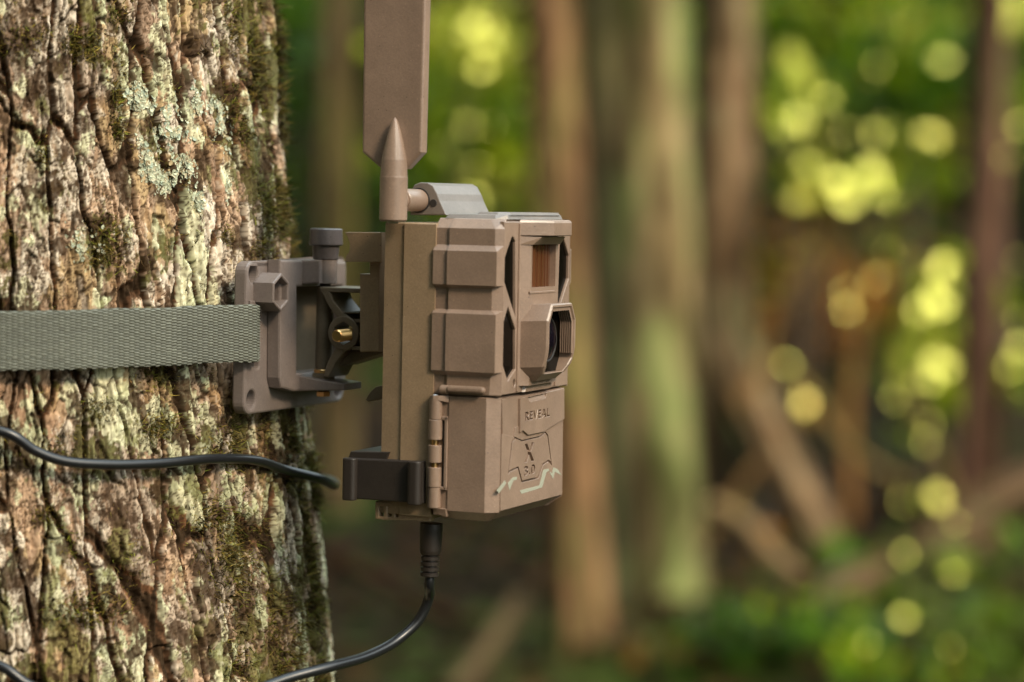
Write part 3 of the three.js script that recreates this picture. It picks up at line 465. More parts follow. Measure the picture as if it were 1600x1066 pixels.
{ // antenna knuckle cover, antenna
  const g = [], pr = [[-43.58,72.05],[-43.92,81.58],[-42.07,84.52],[-39.45,85.61],[-35.93,85.53],[-33.57,84.38],[-31.46,80.98],[-30.24,78.10],[-27.22,72.36]];
  cpart('antenna_mount', ext(pr, 'w', -62, -17, 0.5, []), M.tanLid);
  const hb = [-39.88,78.20];
  cpart('mount_recess_shade', cyl('w', hb, 5.2, 5.2, -18, -16.6, 30, 0.1), M.dark);  // dark disc stands in for the shade of a recess
  const ph = [-33.13,77.13]; cpart('mount_hole_shade', cyl('w', ph, 1.6, 1.6, -18, -16.7, 18, 0.1), M.dark);  // dark disc stands in for the shade of a hole
  const ax = [-40.11,81.39], ant = cpart('antenna_base', [(() => { const b = [-39.87,69.47][1], s = [-40.37,94.34][1], tp = [-41.59,111.70][1], r = 5.65, P = [[0, b], [r - 0.7, b], [r, b + 0.7], [r, [-40.23,87.35][1]], [r - 0.08, [-40.24,87.61][1]], [r - 0.5, s]]; for (let i = 1; i <= 12; i++) { const k = i / 12; P.push([(r - 0.5) * Math.pow(1 - k, 0.72) , s + (tp - s) * (1 - Math.pow(1 - k, 1.12))]); } return placeLathe(P.map(q => new THREE.Vector2(Math.max(0, q[0]), q[1])), 'u', [ax[0], 6], 0, 36); })()], M.tan);
  cpart('antenna_pivot', [cyl('w', hb, 4.6, 4.7, -17, 0, 32, 0.3), cyl('w', hb, 3.9, 3.9, -1, 5, 28, 0.2)], M.tan);
  const bl = [[-56.77,177.79],[-28.57,177.16],[-28.34,159.07],[-28.81,97.59],[-35.56,90.80],[-47.12,90.66],[-56.00,97.35],[-56.55,159.51]];
  cpart('antenna_blade', ext(bl, 'w', -1.8, 4.0, 1.3, [], 3), M.tan);
  cpart('peg', cyl('u', [ax[0] - 2, 2], 2.2, 2.6, [-44.72,68.59][1], [-44.75,70.16][1], 16, 0.3), M.print);
}
{ // rear mount, hook, foot rail, clip
  cpart('rear_mount', [ext([[-69.05,46.86],[-64.54,46.98],[-64.65,52.35],[-60.16,52.46],[-59.39,14.47],[-68.38,14.10]], 'w', -54, -22, 0.4),
    ext([[-75.31,64.19],[-58.22,64.56],[-57.96,52.02],[-75.36,51.82],[-74.50,54.27],[-73.04,56.45],[-73.11,59.67],[-74.06,62.07]], 'w', -24, -20, 0.2)], M.tanRear);
  cpart('rear_hook', ext([[-54.34,1.15],[-57.88,0.18],[-60.51,-2.34],[-62.23,-5.35],[-61.02,-6.09],[-54.23,-4.17]], 'w', -24, -16, 0.3), M.arm);
  const rail = [[-49.92,-45.50],[-25.00,-44.92],[-24.86,-51.92],[-34.08,-52.02],[-45.68,-52.81],[-49.78,-52.56]], slots = [[[-48.12,-47.48],[-46.08,-47.34],[-46.00,-51.39],[-48.04,-51.53]], [[-44.33,-47.36],[-42.30,-47.22],[-42.21,-51.27],[-44.25,-51.41]], [[-40.84,-47.26],[-39.39,-47.16],[-39.31,-51.20],[-40.76,-51.30]]];
  cpart('foot_rail', [ext(rail, 'w', -6, -2, 0.3, slots, 1), ext([[-52.31,-46.80],[-27.83,-45.99],[-27.71,-51.99],[-52.20,-52.59]], 'w', -60, -18, 0.2), ext([[-39.12,-46.36],[-24.99,-45.44],[-24.88,-51.14],[-39.01,-51.84]], 'w', -20, -3, 0.1)], M.tanRear);
  cpart('rail_shadow_gap', ext([[-49.31,-46.77],[-34.20,-45.78],[-34.09,-51.24],[-49.20,-52.00]], 'w', -17.9, -13, 0), M.dark);  // dark sheet behind the slots stands in for their shade
  const cl = [ext([[-60.72,-28.04],[-26.51,-27.35],[-26.17,-44.37],[-60.38,-44.51]], 'w', -30, 2.2, 0.6), ext([[-61.06,-25.52],[-43.51,-24.79],[-45.18,-28.80],[-62.47,-28.76]], 'w', -28, -1, 0.4)];
  const c1 = [-59.07,-36.58], c2 = [-29.49,-36.06], ct = [-59.25,-27.70][1], cb = [-58.90,-44.94][1], dt = [-29.66,-27.28][1], db = [-29.31,-44.84][1];
  cl.push(ext(rrect(c1[0] - 2.9, c1[0] + 3.1, 1.0, 5.6, 1.9).map(q => [q[0], q[1]]), 'u', cb, ct, 0.5), ext(rrect(c2[0] - 3, c2[0] + 3, 1.0, 5.8, 2.3), 'u', db, dt, 0.5));
  cpart('retaining_clip', cl, M.clip);
}

// ================================================================ power cable
{
  const plugTop = toWorld(...[-28.98,-54.09], -12), pz = plugTop.clone();
  const cab = thing('power_cable', 'thin black power cable plugged under the camera, wound around the trunk', 'cable', pz.clone());
  const rel = p => p.clone().sub(pz);
  // plug body and ribbed strain relief, hung a little to the left
  const dn = V(-0.006, -0.0205, 0), ax = V(-0.035, -1, 0.0).normalize(), qq = new THREE.Quaternion().setFromUnitVectors(V(0, -1, 0), ax);
  const mk = (gs, name, mat) => { const g = mergeGeometries(gs.map(x => { const y = x.index ? x.toNonIndexed() : x; for (const k of Object.keys(y.attributes)) if (!['position', 'normal', 'uv'].includes(k)) y.deleteAttribute(k); return y; })); g.scale(0.001, 0.001, 0.001); g.applyQuaternion(qq); boxUV(g); return meshOf(name, g, mat, cab); };
  const body = [placeLathe([[0, 0], [4.6, 0], [4.75, -2], [4.4, -11], [4.0, -12.6], [3.2, -13]].map(q => new THREE.Vector2(...q)), 'u', [0, 0], 0, 28)];
  for (let i = 0; i < 11; i++) body.push(new THREE.TorusGeometry(4.35 - i * 0.02, 0.22, 6, 26).rotateX(Math.PI / 2).translate(0, -2.2 - i * 0.78, 0));
  mk(body, 'plug', M.clip);
  const sr = [placeLathe([[3.0, -12.8], [2.9, -21.5], [2.3, -22], [0, -22]].map(q => new THREE.Vector2(...q)), 'u', [0, 0], 0, 24)];
  for (let i = 0; i < 4; i++) sr.push(placeLathe([[2.8, -13.4 - i * 2.2], [3.85, -13.5 - i * 2.2], [3.8, -14.9 - i * 2.2], [2.8, -15.0 - i * 2.2]].map(q => new THREE.Vector2(...q)), 'u', [0, 0], 0, 24));
  mk(sr, 'strain_relief', M.clip);
  const end = pz.clone().addScaledVector(ax, 0.0212), P = [end, end.clone().addScaledVector(ax, 0.004)];
  for (const q of [[-0.0343,1.0363,-0.0300], [-0.0383,1.0275,-0.0300], [-0.0468,1.0200,-0.0250], [-0.0578,1.0155,-0.0150], [-0.0718,1.0138,0.0000], [-0.0888,1.0109,0.0100]]) P.push(V(...q));
  const on = (phi, y, d = 3.4) => trunkPoint(phi, y, 10.5 + d);
  P.push(V(...[-0.1055,1.0065,0.0200]), V(...[-0.1318,1.0010,0.0300]), V(...[-0.1658,1.0028,0.0350]), V(...[-0.1875,1.0143,0.0380]), V(...[-0.1986,1.0212,0.0380]));
  let y = 1.014 + 0.004; for (let a = -0.25; a > -4.35; a -= 0.25) P.push(on(a, y += 0.0029, 5));
  P.push(on(1.80, 1.0695, 6), on(1.52, 1.0725, 6.5), on(1.34, 1.0788, 6.5));
  for (const [px, q] of [[450, [-0.0974,1.0841,-0.0920]], [400, [-0.1087,1.0909,-0.0600]], [330, [-0.1241,1.0938,-0.0300]], [240, [-0.1441,1.0941,0.0050]], [150, [-0.1617,1.0952,0.0300]], [80, [-0.1777,1.0976,0.0350]], [40, [-0.1877,1.1020,0.0370]], [0, [-0.1985,1.1094,0.0370]]]) {
    const phi = phiAt(q[0], q[1]), o = on(phi, q[1], 5.0); P.push(px > 300 ? V(q[0], q[1], Math.max(o.z, 0)).setZ(o.z) : V(q[0], q[1], o.z));
  }
  y = 1.112; for (let a = -0.22; a > -2.6; a -= 0.25) P.push(on(a, y += 0.004, 4));
  const curve = new THREE.CatmullRomCurve3(P.map(rel), false, 'centripetal');
  const cord = meshOf('cord', new THREE.TubeGeometry(curve, 900, 0.0021, 16), M.cord, cab);
  cord.geometry.computeBoundingBox();
}

// ================================================================ forest floor
const gh = (x, z) => { const D = 1 - z; return 0.045 * Math.max(0, D - 7) + 0.06 * fbm(x / 1.3, z / 1.3, 81, 3) + 0.22 * Math.exp(-(((x - 1.15) / 1.1) ** 2 + ((z + 5.4) / 0.8) ** 2)) + 0.0009 * Math.max(0, D - 14) ** 2; };
{
  const n = 220, P = [], C = [], I = [];
  for (let j = 0; j <= n; j++) for (let i = 0; i <= n; i++) {
    const s = i / n * 2 - 1, t = j / n * 2 - 1, x = 60 * s * Math.abs(s) ** 1.3, z = -6 + 70 * t * Math.abs(t) ** 1.3, y = gh(x, z);
    P.push(x, y, z); const a = fbm(x * 1.1, z * 1.1, 82, 4), b = fbm(x * 5, z * 5, 83, 3);
    let c = mix3([0.009, 0.0055, 0.0033], [0.022, 0.013, 0.0065], sst(-0.3, 0.3, b)); c = mix3(c, [0.03, 0.05, 0.006], sst(0.05, 0.3, a)); c = mix3(c, [0.05, 0.06, 0.010], Math.min(1, Math.exp(-(((x - 1.15) / 1.1) ** 2 + ((z + 5.4) / 0.9) ** 2)) * 1.4));  // floor tones darkened to stand in for woodland shade
    C.push(...c);
  }
  for (let j = 0; j < n; j++) for (let i = 0; i < n; i++) { const a = j * (n + 1) + i, b = a + 1, c = a + n + 1, d = c + 1; I.push(a, c, b, b, c, d); }
  const g = new THREE.BufferGeometry(); g.setAttribute('position', new THREE.Float32BufferAttribute(P, 3)); g.setAttribute('color', new THREE.Float32BufferAttribute(C, 3)); g.setIndex(I); g.computeVertexNormals();
  const m = meshOf('ground', g, new THREE.MeshPhysicalMaterial({ specularIntensity: 0.12, vertexColors: true, roughness: 0.95 }), scene); m.userData.kind = 'structure';
}
// ================================================================ leaves
function leafGeo(w) { // a folded leaf 1 long
  const p = [[0, 0, 0], [0, 0.35, 0.06], [0, 0.75, 0.05], [0, 1, -0.06], [-w, 0.30, 0.12], [-w * 0.8, 0.68, 0.10], [w, 0.30, 0.12], [w * 0.8, 0.68, 0.10]], f = [[0, 1, 4], [4, 1, 2], [4, 2, 5], [5, 2, 3], [0, 6, 1], [6, 2, 1], [6, 7, 2], [7, 3, 2]], P = [];
  for (const t of f) for (const i of t) P.push(p[i][0], p[i][1] - 0.5, p[i][2]);
  const g = new THREE.BufferGeometry(); g.setAttribute('position', new THREE.Float32BufferAttribute(P, 3)); g.computeVertexNormals(); return g;
}
const LEAF = leafGeo(0.36), NEEDLE = leafGeo(0.12);
const leafMat = new THREE.MeshPhysicalMaterial({ color: 0xffffff, roughness: 0.55, specularIntensity: 0.2, transmission: 0.42, thickness: 0, side: THREE.DoubleSide });
const litterMat = new THREE.MeshPhysicalMaterial({ specularIntensity: 0.12, color: 0xffffff, roughness: 0.8, side: THREE.DoubleSide });
const dummy = new THREE.Object3D(), colr = new THREE.Color();
// spots: [centre, radius (x,y,z), count, size, palette]
function leaves(name, spots, parent, mat = leafMat, geo = LEAF) {
  const list = [], o = V(0, 0, 0); if (parent !== scene) o.copy(parent.position);
  for (const [c, r, n, size, pal] of spots) for (let i = 0; i < n; i++) {
    const d = V(gauss(), gauss(), gauss()).multiplyScalar(0.62); list.push([c[0] + d.x * r[0] - o.x, c[1] + d.y * r[1] - o.y, c[2] + d.z * r[2] - o.z, size * rr(0.65, 1.25), pal[Math.floor(rnd() * pal.length)]]);
  }
  const m = new THREE.InstancedMesh(geo, mat, list.length); m.name = parent === scene ? numbered(name) : name; m.castShadow = m.receiveShadow = true;
  list.forEach(([x, y, z, s, c], i) => { dummy.position.set(x, y, z); dummy.rotation.set(rr(-1.2, 1.2) - 0.9, rr(0, 6.28), rr(-0.7, 0.7)); dummy.scale.setScalar(s); dummy.updateMatrix(); m.setMatrixAt(i, dummy.matrix); const k = rr(0.75, 1.25); colr.setRGB(c[0] * k, c[1] * k, c[2] * k); m.setColorAt(i, colr); });
  parent.add(m); return m;
}
const G1 = [0.04, 0.10, 0.002], G2 = [0.12, 0.23, 0.003], G3 = [0.27, 0.36, 0.004], G4 = [0.50, 0.54, 0.015], G5 = [0.66, 0.66, 0.10], O1 = [0.46, 0.17, 0.012], O2 = [0.26, 0.11, 0.02], Y1 = [0.34, 0.28, 0.03], D1 = [0.025, 0.055, 0.008];

// ================================================================ trees behind
function bgTrunk(path, s, cols, lich) {      // path of [x,y,z,r]
  const c = new THREE.CatmullRomCurve3(path.map(p => V(p[0], p[1], p[2]))), nv = 150, nu = 30, P = [], C = [], I = [];
  for (let j = 0; j <= nv; j++) {
    const t = j / nv, p = c.getPoint(t), k = t * (path.length - 1), i0 = Math.min(path.length - 2, Math.floor(k)), r = path[i0][3] + (path[i0 + 1][3] - path[i0][3]) * (k - i0), T = c.getTangent(t), A = V(1, 0, 0).sub(T.clone().multiplyScalar(T.x)).normalize(), Bn = A.clone().cross(T).negate();
    for (let i = 0; i <= nu; i++) {
      const a = i / nu * 6.28318, ca = Math.cos(a), sa = Math.sin(a), q = r * (1 + 0.12 * n2(ca * 4 + s * 9, sa * 4 + p.y * 2.2, 91) + 0.05 * n2(ca * 9 + s, sa * 9 + p.y * 8, 92));
      P.push(p.x + (A.x * ca + Bn.x * sa) * q, p.y + (A.y * ca + Bn.y * sa) * q, p.z + (A.z * ca + Bn.z * sa) * q);
      const m = fbm(ca * 2 + s * 5, sa * 2 + p.y * 3.1, 93, 3), b = fbm(ca * 6 + s * 3, sa * 6 + p.y * 12, 94, 3);
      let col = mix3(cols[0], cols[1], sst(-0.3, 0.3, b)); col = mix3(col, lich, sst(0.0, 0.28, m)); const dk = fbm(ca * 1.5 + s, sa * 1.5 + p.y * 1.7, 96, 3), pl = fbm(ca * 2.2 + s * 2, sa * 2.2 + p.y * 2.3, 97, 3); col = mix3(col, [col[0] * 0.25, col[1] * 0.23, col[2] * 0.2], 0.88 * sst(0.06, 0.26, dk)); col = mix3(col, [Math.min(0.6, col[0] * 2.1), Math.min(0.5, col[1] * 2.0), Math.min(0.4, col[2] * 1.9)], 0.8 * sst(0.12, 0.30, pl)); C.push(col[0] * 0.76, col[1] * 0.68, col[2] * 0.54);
    }
  }
  for (let j = 0; j < nv; j++) for (let i = 0; i < nu; i++) { const a = j * (nu + 1) + i, b = a + 1, d = a + nu + 1, e = d + 1; I.push(a, e, b, a, d, e); }
  const g = new THREE.BufferGeometry(); g.setAttribute('position', new THREE.Float32BufferAttribute(P, 3)); g.setAttribute('color', new THREE.Float32BufferAttribute(C, 3)); g.setIndex(I); g.computeVertexNormals(); return g;
}
const bgBark = new THREE.MeshPhysicalMaterial({ specularIntensity: 0.12, vertexColors: true, roughness: 0.85, side: THREE.DoubleSide });
const canopyPal = [G1, G2, G2, G3, G3, D1];
function bgTree(name, label, path, cols, lich, s, crown) {
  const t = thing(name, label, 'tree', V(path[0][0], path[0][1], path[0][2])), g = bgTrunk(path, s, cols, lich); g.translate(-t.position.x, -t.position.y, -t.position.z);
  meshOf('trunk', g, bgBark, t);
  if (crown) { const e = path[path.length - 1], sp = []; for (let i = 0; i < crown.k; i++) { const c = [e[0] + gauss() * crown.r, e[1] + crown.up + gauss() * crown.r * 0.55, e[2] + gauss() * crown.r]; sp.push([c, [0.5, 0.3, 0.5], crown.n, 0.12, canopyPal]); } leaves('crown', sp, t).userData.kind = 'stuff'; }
  return t;
}
const gy = (p) => [p[0], gh(p[0], p[2]) - 0.1, p[2]];
const up = (a, b, k) => [a[0] + (b[0] - a[0]) * k, a[1] + (b[1] - a[1]) * k, a[2] + (b[2] - a[2]) * k];
function trunkLine(top, bot, r0, r1, H = 5.2) { // top and bottom points on the axis; carried down to the floor and up to height H
  const kg = (bot[1] - gh(bot[0], bot[2]) + 0.12) / (top[1] - bot[1]), g = up(bot, top, -kg), kt = (H - bot[1]) / (top[1] - bot[1]), e = up(bot, top, Math.min(kt, 3.2)); e[1] = H;
  return [[...g, r1 * 1.12], [...bot, r1], [...up(bot, top, 0.5), (r0 + r1) / 2], [...top, r0], [...up(top, e, 0.5), r0 * 0.85], [...e, r0 * 0.6]];
}
const CR = { k: 15, r: 1.3, n: 150, up: 0.4 };
bgTree('slim_tree', 'dim grey slim trunk between the near trunk and the antenna', trunkLine([-0.6208,1.9269,-8.0000], [-0.6323,0.3115,-8.0000], 0.062, 0.072), [[0.22, 0.165, 0.11], [0.13, 0.10, 0.065]], [0.16, 0.16, 0.06], 1, CR);
bgTree('slim_tree', 'pinkish brown trunk just right of the camera, paler towards its foot', trunkLine([0.0937,1.7088,-5.3000], [0.1648,0.3358,-5.3000], 0.066, 0.072), [[0.27, 0.17, 0.105], [0.12, 0.075, 0.045]], [0.22, 0.22, 0.09], 2, CR);
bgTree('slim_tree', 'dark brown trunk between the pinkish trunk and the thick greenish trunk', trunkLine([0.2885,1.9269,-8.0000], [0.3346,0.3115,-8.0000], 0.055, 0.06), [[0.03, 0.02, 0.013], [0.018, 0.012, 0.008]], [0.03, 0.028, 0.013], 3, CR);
bgTree('broad_tree', 'thickest background trunk, pale with green lichen, standing right of the camera', trunkLine([0.3644,1.7654,-6.0000], [0.4074,0.2397,-6.0000], 0.130, 0.132), [[0.27, 0.22, 0.135], [0.15, 0.12, 0.07]], [0.31, 0.38, 0.16], 4, CR);
{ const a = [0.6626,1.8918,-6.6000], b = [0.6626,1.2292,-6.6000], c = [0.6626,0.7810,-6.6000], d = [0.7892,0.4692,-6.6000], e = [0.9451,0.1574,-6.6000], f = gy([1.0328,0.0015,-6.6000]), topp = up(b, a, 11);
  bgTree('crooked_tree', 'trunk lit on its right side whose foot bends away to the right', [[...f, 0.069], [...e, 0.067], [...d, 0.069], [...c, 0.081], [...b, 0.084], [...a, 0.083], [...topp, 0.05]], [[0.40, 0.28, 0.19], [0.18, 0.12, 0.08]], [0.24, 0.24, 0.14], 5, CR); }
bgTree('slim_tree', 'dark trunk directly behind the crooked trunk', trunkLine([0.7038,1.9269,-8.0000], [0.7200,0.3115,-8.0000], 0.05, 0.06), [[0.05, 0.036, 0.022], [0.025, 0.018, 0.012]], [0.04, 0.042, 0.014], 6, CR);
bgTree('slim_tree', 'mauve brown trunk at the right edge of the wood', trunkLine([1.5303,1.8462,-7.0000], [1.4933,0.3692,-7.0000], 0.058, 0.064), [[0.21, 0.12, 0.10], [0.13, 0.075, 0.06]], [0.17, 0.12, 0.08], 7, CR);
bgTree('slim_tree', 'dark olive trunk behind the bent foot of the crooked trunk', trunkLine([1.3821,0.7346,-10.0000], [1.4244,-0.1679,-10.0000], 0.09, 0.10), [[0.06, 0.05, 0.02], [0.04, 0.033, 0.016]], [0.055, 0.06, 0.015], 8, { k: 9, r: 1.2, n: 150, up: 0.4 });
bgTree('slim_tree', 'thin brown trunk behind the greenery between antenna and pinkish trunk', trunkLine([-0.0154,2.1692,-11.0000], [-0.0308,0.0154,-11.0000], 0.05, 0.06), [[0.09, 0.06, 0.035], [0.06, 0.04, 0.025]], [0.08, 0.08, 0.03], 9, CR);
// fallen wood
function log(label, a, b, r0, r1, cols, lich, s, name = 'fallen_log') { const k = Math.hypot(a[0] - b[0], a[1] - b[1], a[2] - b[2]) * 0.06, off = q => [q[0] + k * n2(s, 1, 101), q[1] + k * n2(s, 2, 101), q[2]], of2 = q => [q[0] - k * n2(s, 3, 101), q[1] - k * n2(s, 4, 101), q[2]], p = [[...a, r0 * 1.1], [...off(up(a, b, 0.33)), r0 * 0.92], [...of2(up(a, b, 0.66)), (r0 + r1) / 2], [...b, r1 * 0.85]], t = thing(name, label, 'log', V(...a)), g = bgTrunk(p, s, cols, lich); g.translate(-a[0], -a[1], -a[2]); meshOf('bark', g, bgBark, t); return t; }
log('short pale log lying in the dark gap left of the bent foot', [0.5087,0.4369,-5.2000], [0.6634,0.3385,-4.6000], 0.026, 0.032, [[0.36, 0.22, 0.13], [0.15, 0.09, 0.055]], [0.26, 0.2, 0.1], 11);
log('long greyish log slanting up to the right edge over green plants', [0.7915,0.1823,-5.3000], [1.4441,0.5321,-5.4000], 0.046, 0.044, [[0.25, 0.165, 0.115], [0.10, 0.065, 0.045]], [0.15, 0.21, 0.04], 12);
log('branch coloured dark for shade, lying across the darkened floor beside the plug', [-0.3782,0.4949,-4.0000], [-0.0385,0.3410,-4.0000], 0.018, 0.016, [[0.022, 0.013, 0.007], [0.012, 0.007, 0.004]], [0.015, 0.011, 0.005], 13, 'fallen_branch');  // bark colour lowered to stand in for shade on this branch
log('pale stick slanting up from the bottom edge right of the cable', [-0.1179,0.2859,-3.6000], [0.0154,0.4051,-4.0000], 0.022, 0.018, [[0.11, 0.08, 0.05], [0.06, 0.042, 0.026]], [0.09, 0.09, 0.04], 14, 'fallen_branch');

const warm = [[0.30, 0.16, 0.06], [0.15, 0.075, 0.03]], dull = [[0.15, 0.095, 0.045], [0.08, 0.05, 0.025]];
log('thin warm brown dead branch crossing behind the bend of the crooked trunk', [0.6462,0.6000,-6.2000], [0.8964,1.0344,-6.6000], 0.016, 0.009, warm, [0.3, 0.22, 0.1], 21, 'dead_branch');
log('thin dead branch slanting down to the right below the rust shrub', [0.7795,0.7226,-6.6000], [1.1764,0.3556,-6.4000], 0.014, 0.012, dull, [0.2, 0.16, 0.07], 22, 'dead_branch');
log('sunlit orange brown branch standing almost upright left of the brightest foliage', [1.0872,0.1641,-7.0000], [1.1816,0.9792,-7.2000], 0.018, 0.010, warm, [0.3, 0.18, 0.07], 23, 'dead_branch');
log('dim branch leaning left from the foot of the mauve trunk', [1.3641,0.2744,-6.6000], [1.1800,0.7100,-6.8000], 0.015, 0.010, dull, [0.16, 0.14, 0.05], 24, 'dead_branch');
log('short warm branch low in the gap right of the thickest trunk', [0.5385,0.2397,-6.0000], [0.7200,0.4523,-6.2000], 0.014, 0.012, warm, [0.28, 0.2, 0.1], 25, 'dead_branch');
log('longest thin branch lying across the top of the shrub in the bottom right', [0.9518,0.3221,-5.4000], [1.1897,0.2854,-4.8000], 0.016, 0.012, dull, [0.2, 0.2, 0.06], 26, 'dead_branch');
// understorey bushes and saplings, each with stems and foliage
function bush(name, label, cat, spots, stems) {
  const c = spots[0][0], t = thing(name, label, cat, V(c[0], gh(c[0], c[2]), c[2])), gs = [];
  for (const s of spots.slice(0, 6)) { const e = V(...s[0]), b = V(c[0] + (s[0][0] - c[0]) * 0.3, gh(c[0], c[2]) - 0.05, c[2]), m = b.clone().lerp(e, 0.5).add(V(rr(-0.1, 0.1), 0.1, rr(-0.1, 0.1))); gs.push(new THREE.TubeGeometry(new THREE.CatmullRomCurve3([b, m, e]), 12, 0.009, 6)); }
  const g = mergeGeometries(gs); g.translate(-t.position.x, -t.position.y, -t.position.z); meshOf('stem', g, new THREE.MeshStandardMaterial({ color: new THREE.Color().setRGB(0.09, 0.06, 0.035), roughness: 0.9 }), t);
  leaves('foliage', spots, t).userData.kind = 'stuff'; return t;
}
const dk = [G1, D1, G1, G2], md = [G1, G2, G2, G3], br = [G2, G3, G3, G4], hot = [G4, G5, G3, G5], yl = [Y1, G4, G3], og = [O1, O2, Y1, O1];  // hot: sunlit brightness put into the leaf colour itself
bush('understorey_tree', 'bright yellow green foliage high between antenna and pinkish trunk', 'sapling', [[[-0.1269,1.7885,-8.0000], [0.30, 0.24, 0.3], 90, 0.11, hot], [[-0.2051,1.6231,-9.0000], [0.4, 0.4, 0.5], 255, 0.10, br], [[-0.1026,1.3667,-9.0000], [0.42, 0.4, 0.5], 255, 0.10, br], [[-0.2436,1.1615,-9.0000], [0.3, 0.3, 0.4], 110, 0.10, md], [[0.0000,1.2365,-8.5000], [0.16, 0.2, 0.3], 30, 0.10, yl]]);
bush('understorey_tree', 'mid green leafy sapling high up right of the crooked trunk', 'sapling', [[[1.2974,1.9192,-10.0000], [0.7, 0.4, 0.6], 260, 0.12, md], [[1.8462,1.8923,-11.0000], [0.8, 0.5, 0.8], 340, 0.12, md], [[1.5385,1.6462,-11.0000], [0.6, 0.4, 0.8], 200, 0.12, dk], [[1.5795,2.0603,-10.0000], [0.5, 0.2, 0.5], 70, 0.11, yl], [[1.1846,2.0038,-10.0000], [0.4, 0.2, 0.4], 90, 0.11, br], [[1.9385,1.6769,-11.0000], [0.5, 0.35, 0.6], 120, 0.12, [G1, G2]]]);
bush('sunlit_sapling', 'sunlit sprig of pale leaves beside the top of the crooked trunk', 'sapling', [[[1.0085,1.6500,-8.0000], [0.08, 0.08, 0.1], 8, 0.09, hot], [[0.9877,1.5000,-8.0000], [0.17, 0.11, 0.2], 33, 0.09, hot], [[0.9231,1.5346,-8.0000], [0.18, 0.12, 0.2], 27, 0.09, br], [[1.1308,1.5462,-8.0000], [0.1, 0.1, 0.1], 6, 0.09, br]]);
bush('sunlit_sapling', 'sunlit spray of yellow green leaves in the middle of the dark gap', 'sapling', [[[1.0662,1.3154,-8.0000], [0.12, 0.14, 0.2], 27, 0.09, hot], [[1.2231,1.2577,-8.0000], [0.13, 0.09, 0.2], 24, 0.09, hot], [[1.3269,1.2692,-8.0000], [0.12, 0.08, 0.2], 12, 0.085, hot], [[1.0385,1.2577,-8.0000], [0.14, 0.12, 0.2], 22, 0.09, yl], [[1.6410,1.4564,-9.0000], [0.22, 0.13, 0.2], 24, 0.10, yl], [[1.6410,1.3154,-9.0000], [0.2, 0.12, 0.2], 27, 0.10, br]]);
bush('sunlit_sapling', 'brightest yellow green foliage left of the mauve trunk', 'sapling', [[[1.4730,0.8582,-7.6000], [0.13, 0.14, 0.2], 36, 0.09, hot], [[1.5000,0.6346,-8.0000], [0.17, 0.22, 0.2], 90, 0.09, hot], [[1.5064,0.6577,-8.4000], [0.16, 0.25, 0.2], 75, 0.09, br], [[1.5692,0.9808,-8.0000], [0.08, 0.08, 0.1], 8, 0.085, br], [[1.5000,0.4269,-8.0000], [0.14, 0.2, 0.2], 54, 0.09, br], [[1.4598,0.1746,-7.6000], [0.09, 0.07, 0.1], 7, 0.09, yl]]);
bush('sunlit_sapling', 'pale round leaves right of the mauve trunk', 'sapling', [[[1.7377,0.8423,-8.0000], [0.09, 0.09, 0.1], 12, 0.09, hot], [[1.8800,0.8023,-8.4000], [0.1, 0.2, 0.2], 24, 0.09, br], [[1.7308,0.5654,-8.0000], [0.12, 0.09, 0.1], 18, 0.09, br], [[1.8231,0.5423,-8.0000], [0.1, 0.1, 0.1], 15, 0.09, br], [[1.9446,1.5323,-8.6000], [0.14, 0.25, 0.2], 51, 0.1, br], [[1.9323,1.9262,-8.6000], [0.14, 0.12, 0.2], 36, 0.1, hot]]);
bush('sunlit_sapling', 'small pale leaf cluster between the thick trunk and the crooked trunk', 'sapling', [[[0.6204,1.5538,-8.2000], [0.055, 0.07, 0.1], 14, 0.085, hot], [[0.6699,1.6994,-8.5000], [0.08, 0.2, 0.1], 21, 0.09, br], [[0.6923,1.9051,-9.0000], [0.08, 0.2, 0.2], 24, 0.1, md]]);
bush('rust_shrub', 'shrub of rust brown leaves in the shaded gap', 'shrub', [[[1.3154,0.7981,-8.5000], [0.28, 0.25, 0.4], 90, 0.10, og], [[1.1282,0.9821,-9.0000], [0.24, 0.25, 0.4], 90, 0.10, [O2, Y1, O1]], [[1.6923,0.9603,-10.0000], [0.3, 0.3, 0.4], 90, 0.1, [O2, Y1, G2]], [[0.9436,0.5641,-7.0000], [0.07, 0.06, 0.1], 7, 0.09, [O1, Y1]], [[1.0769,0.6744,-9.0000], [0.3, 0.3, 0.4], 90, 0.1, [O2, O1, [0.05, 0.03, 0.015]]], [[0.6821,0.2577,-6.0000], [0.06, 0.06, 0.1], 6, 0.08, og]]);
const ol = [[0.05, 0.085, 0.006], [0.11, 0.165, 0.010], [0.10, 0.10, 0.02], [0.20, 0.24, 0.02]];
bush('leafy_shrub', 'low green shrub in the bottom right corner', 'shrub', [[[0.8615,0.2738,-4.6000], [0.16, 0.10, 0.2], 36, 0.07, ol], [[0.7685,0.2446,-4.4000], [0.10, 0.08, 0.1], 21, 0.07, br], [[1.0262,0.3449,-4.8000], [0.2, 0.1, 0.2], 40, 0.07, ol], [[0.9733,0.2733,-4.2000], [0.24, 0.12, 0.2], 60, 0.07, ol], [[0.8333,0.2577,-4.0000], [0.2, 0.06, 0.2], 46, 0.06, [G1, G2, Y1]], [[1.1344,0.3600,-4.6000], [0.12, 0.15, 0.2], 30, 0.07, ol]]);
bush('leafy_shrub', 'low dark green shrub on the mound under the thick trunk', 'shrub', [[[0.6154,0.1615,-5.0000], [0.30, 0.07, 0.3], 150, 0.06, dk], [[0.4462,0.1462,-5.0000], [0.2, 0.06, 0.2], 60, 0.06, [G1, O2, [0.10, 0.09, 0.02]]], [[0.7949,0.1746,-5.2000], [0.2, 0.08, 0.2], 70, 0.06, md], [[0.9646,0.2438,-5.6000], [0.26, 0.09, 0.2], 60, 0.07, md]]);
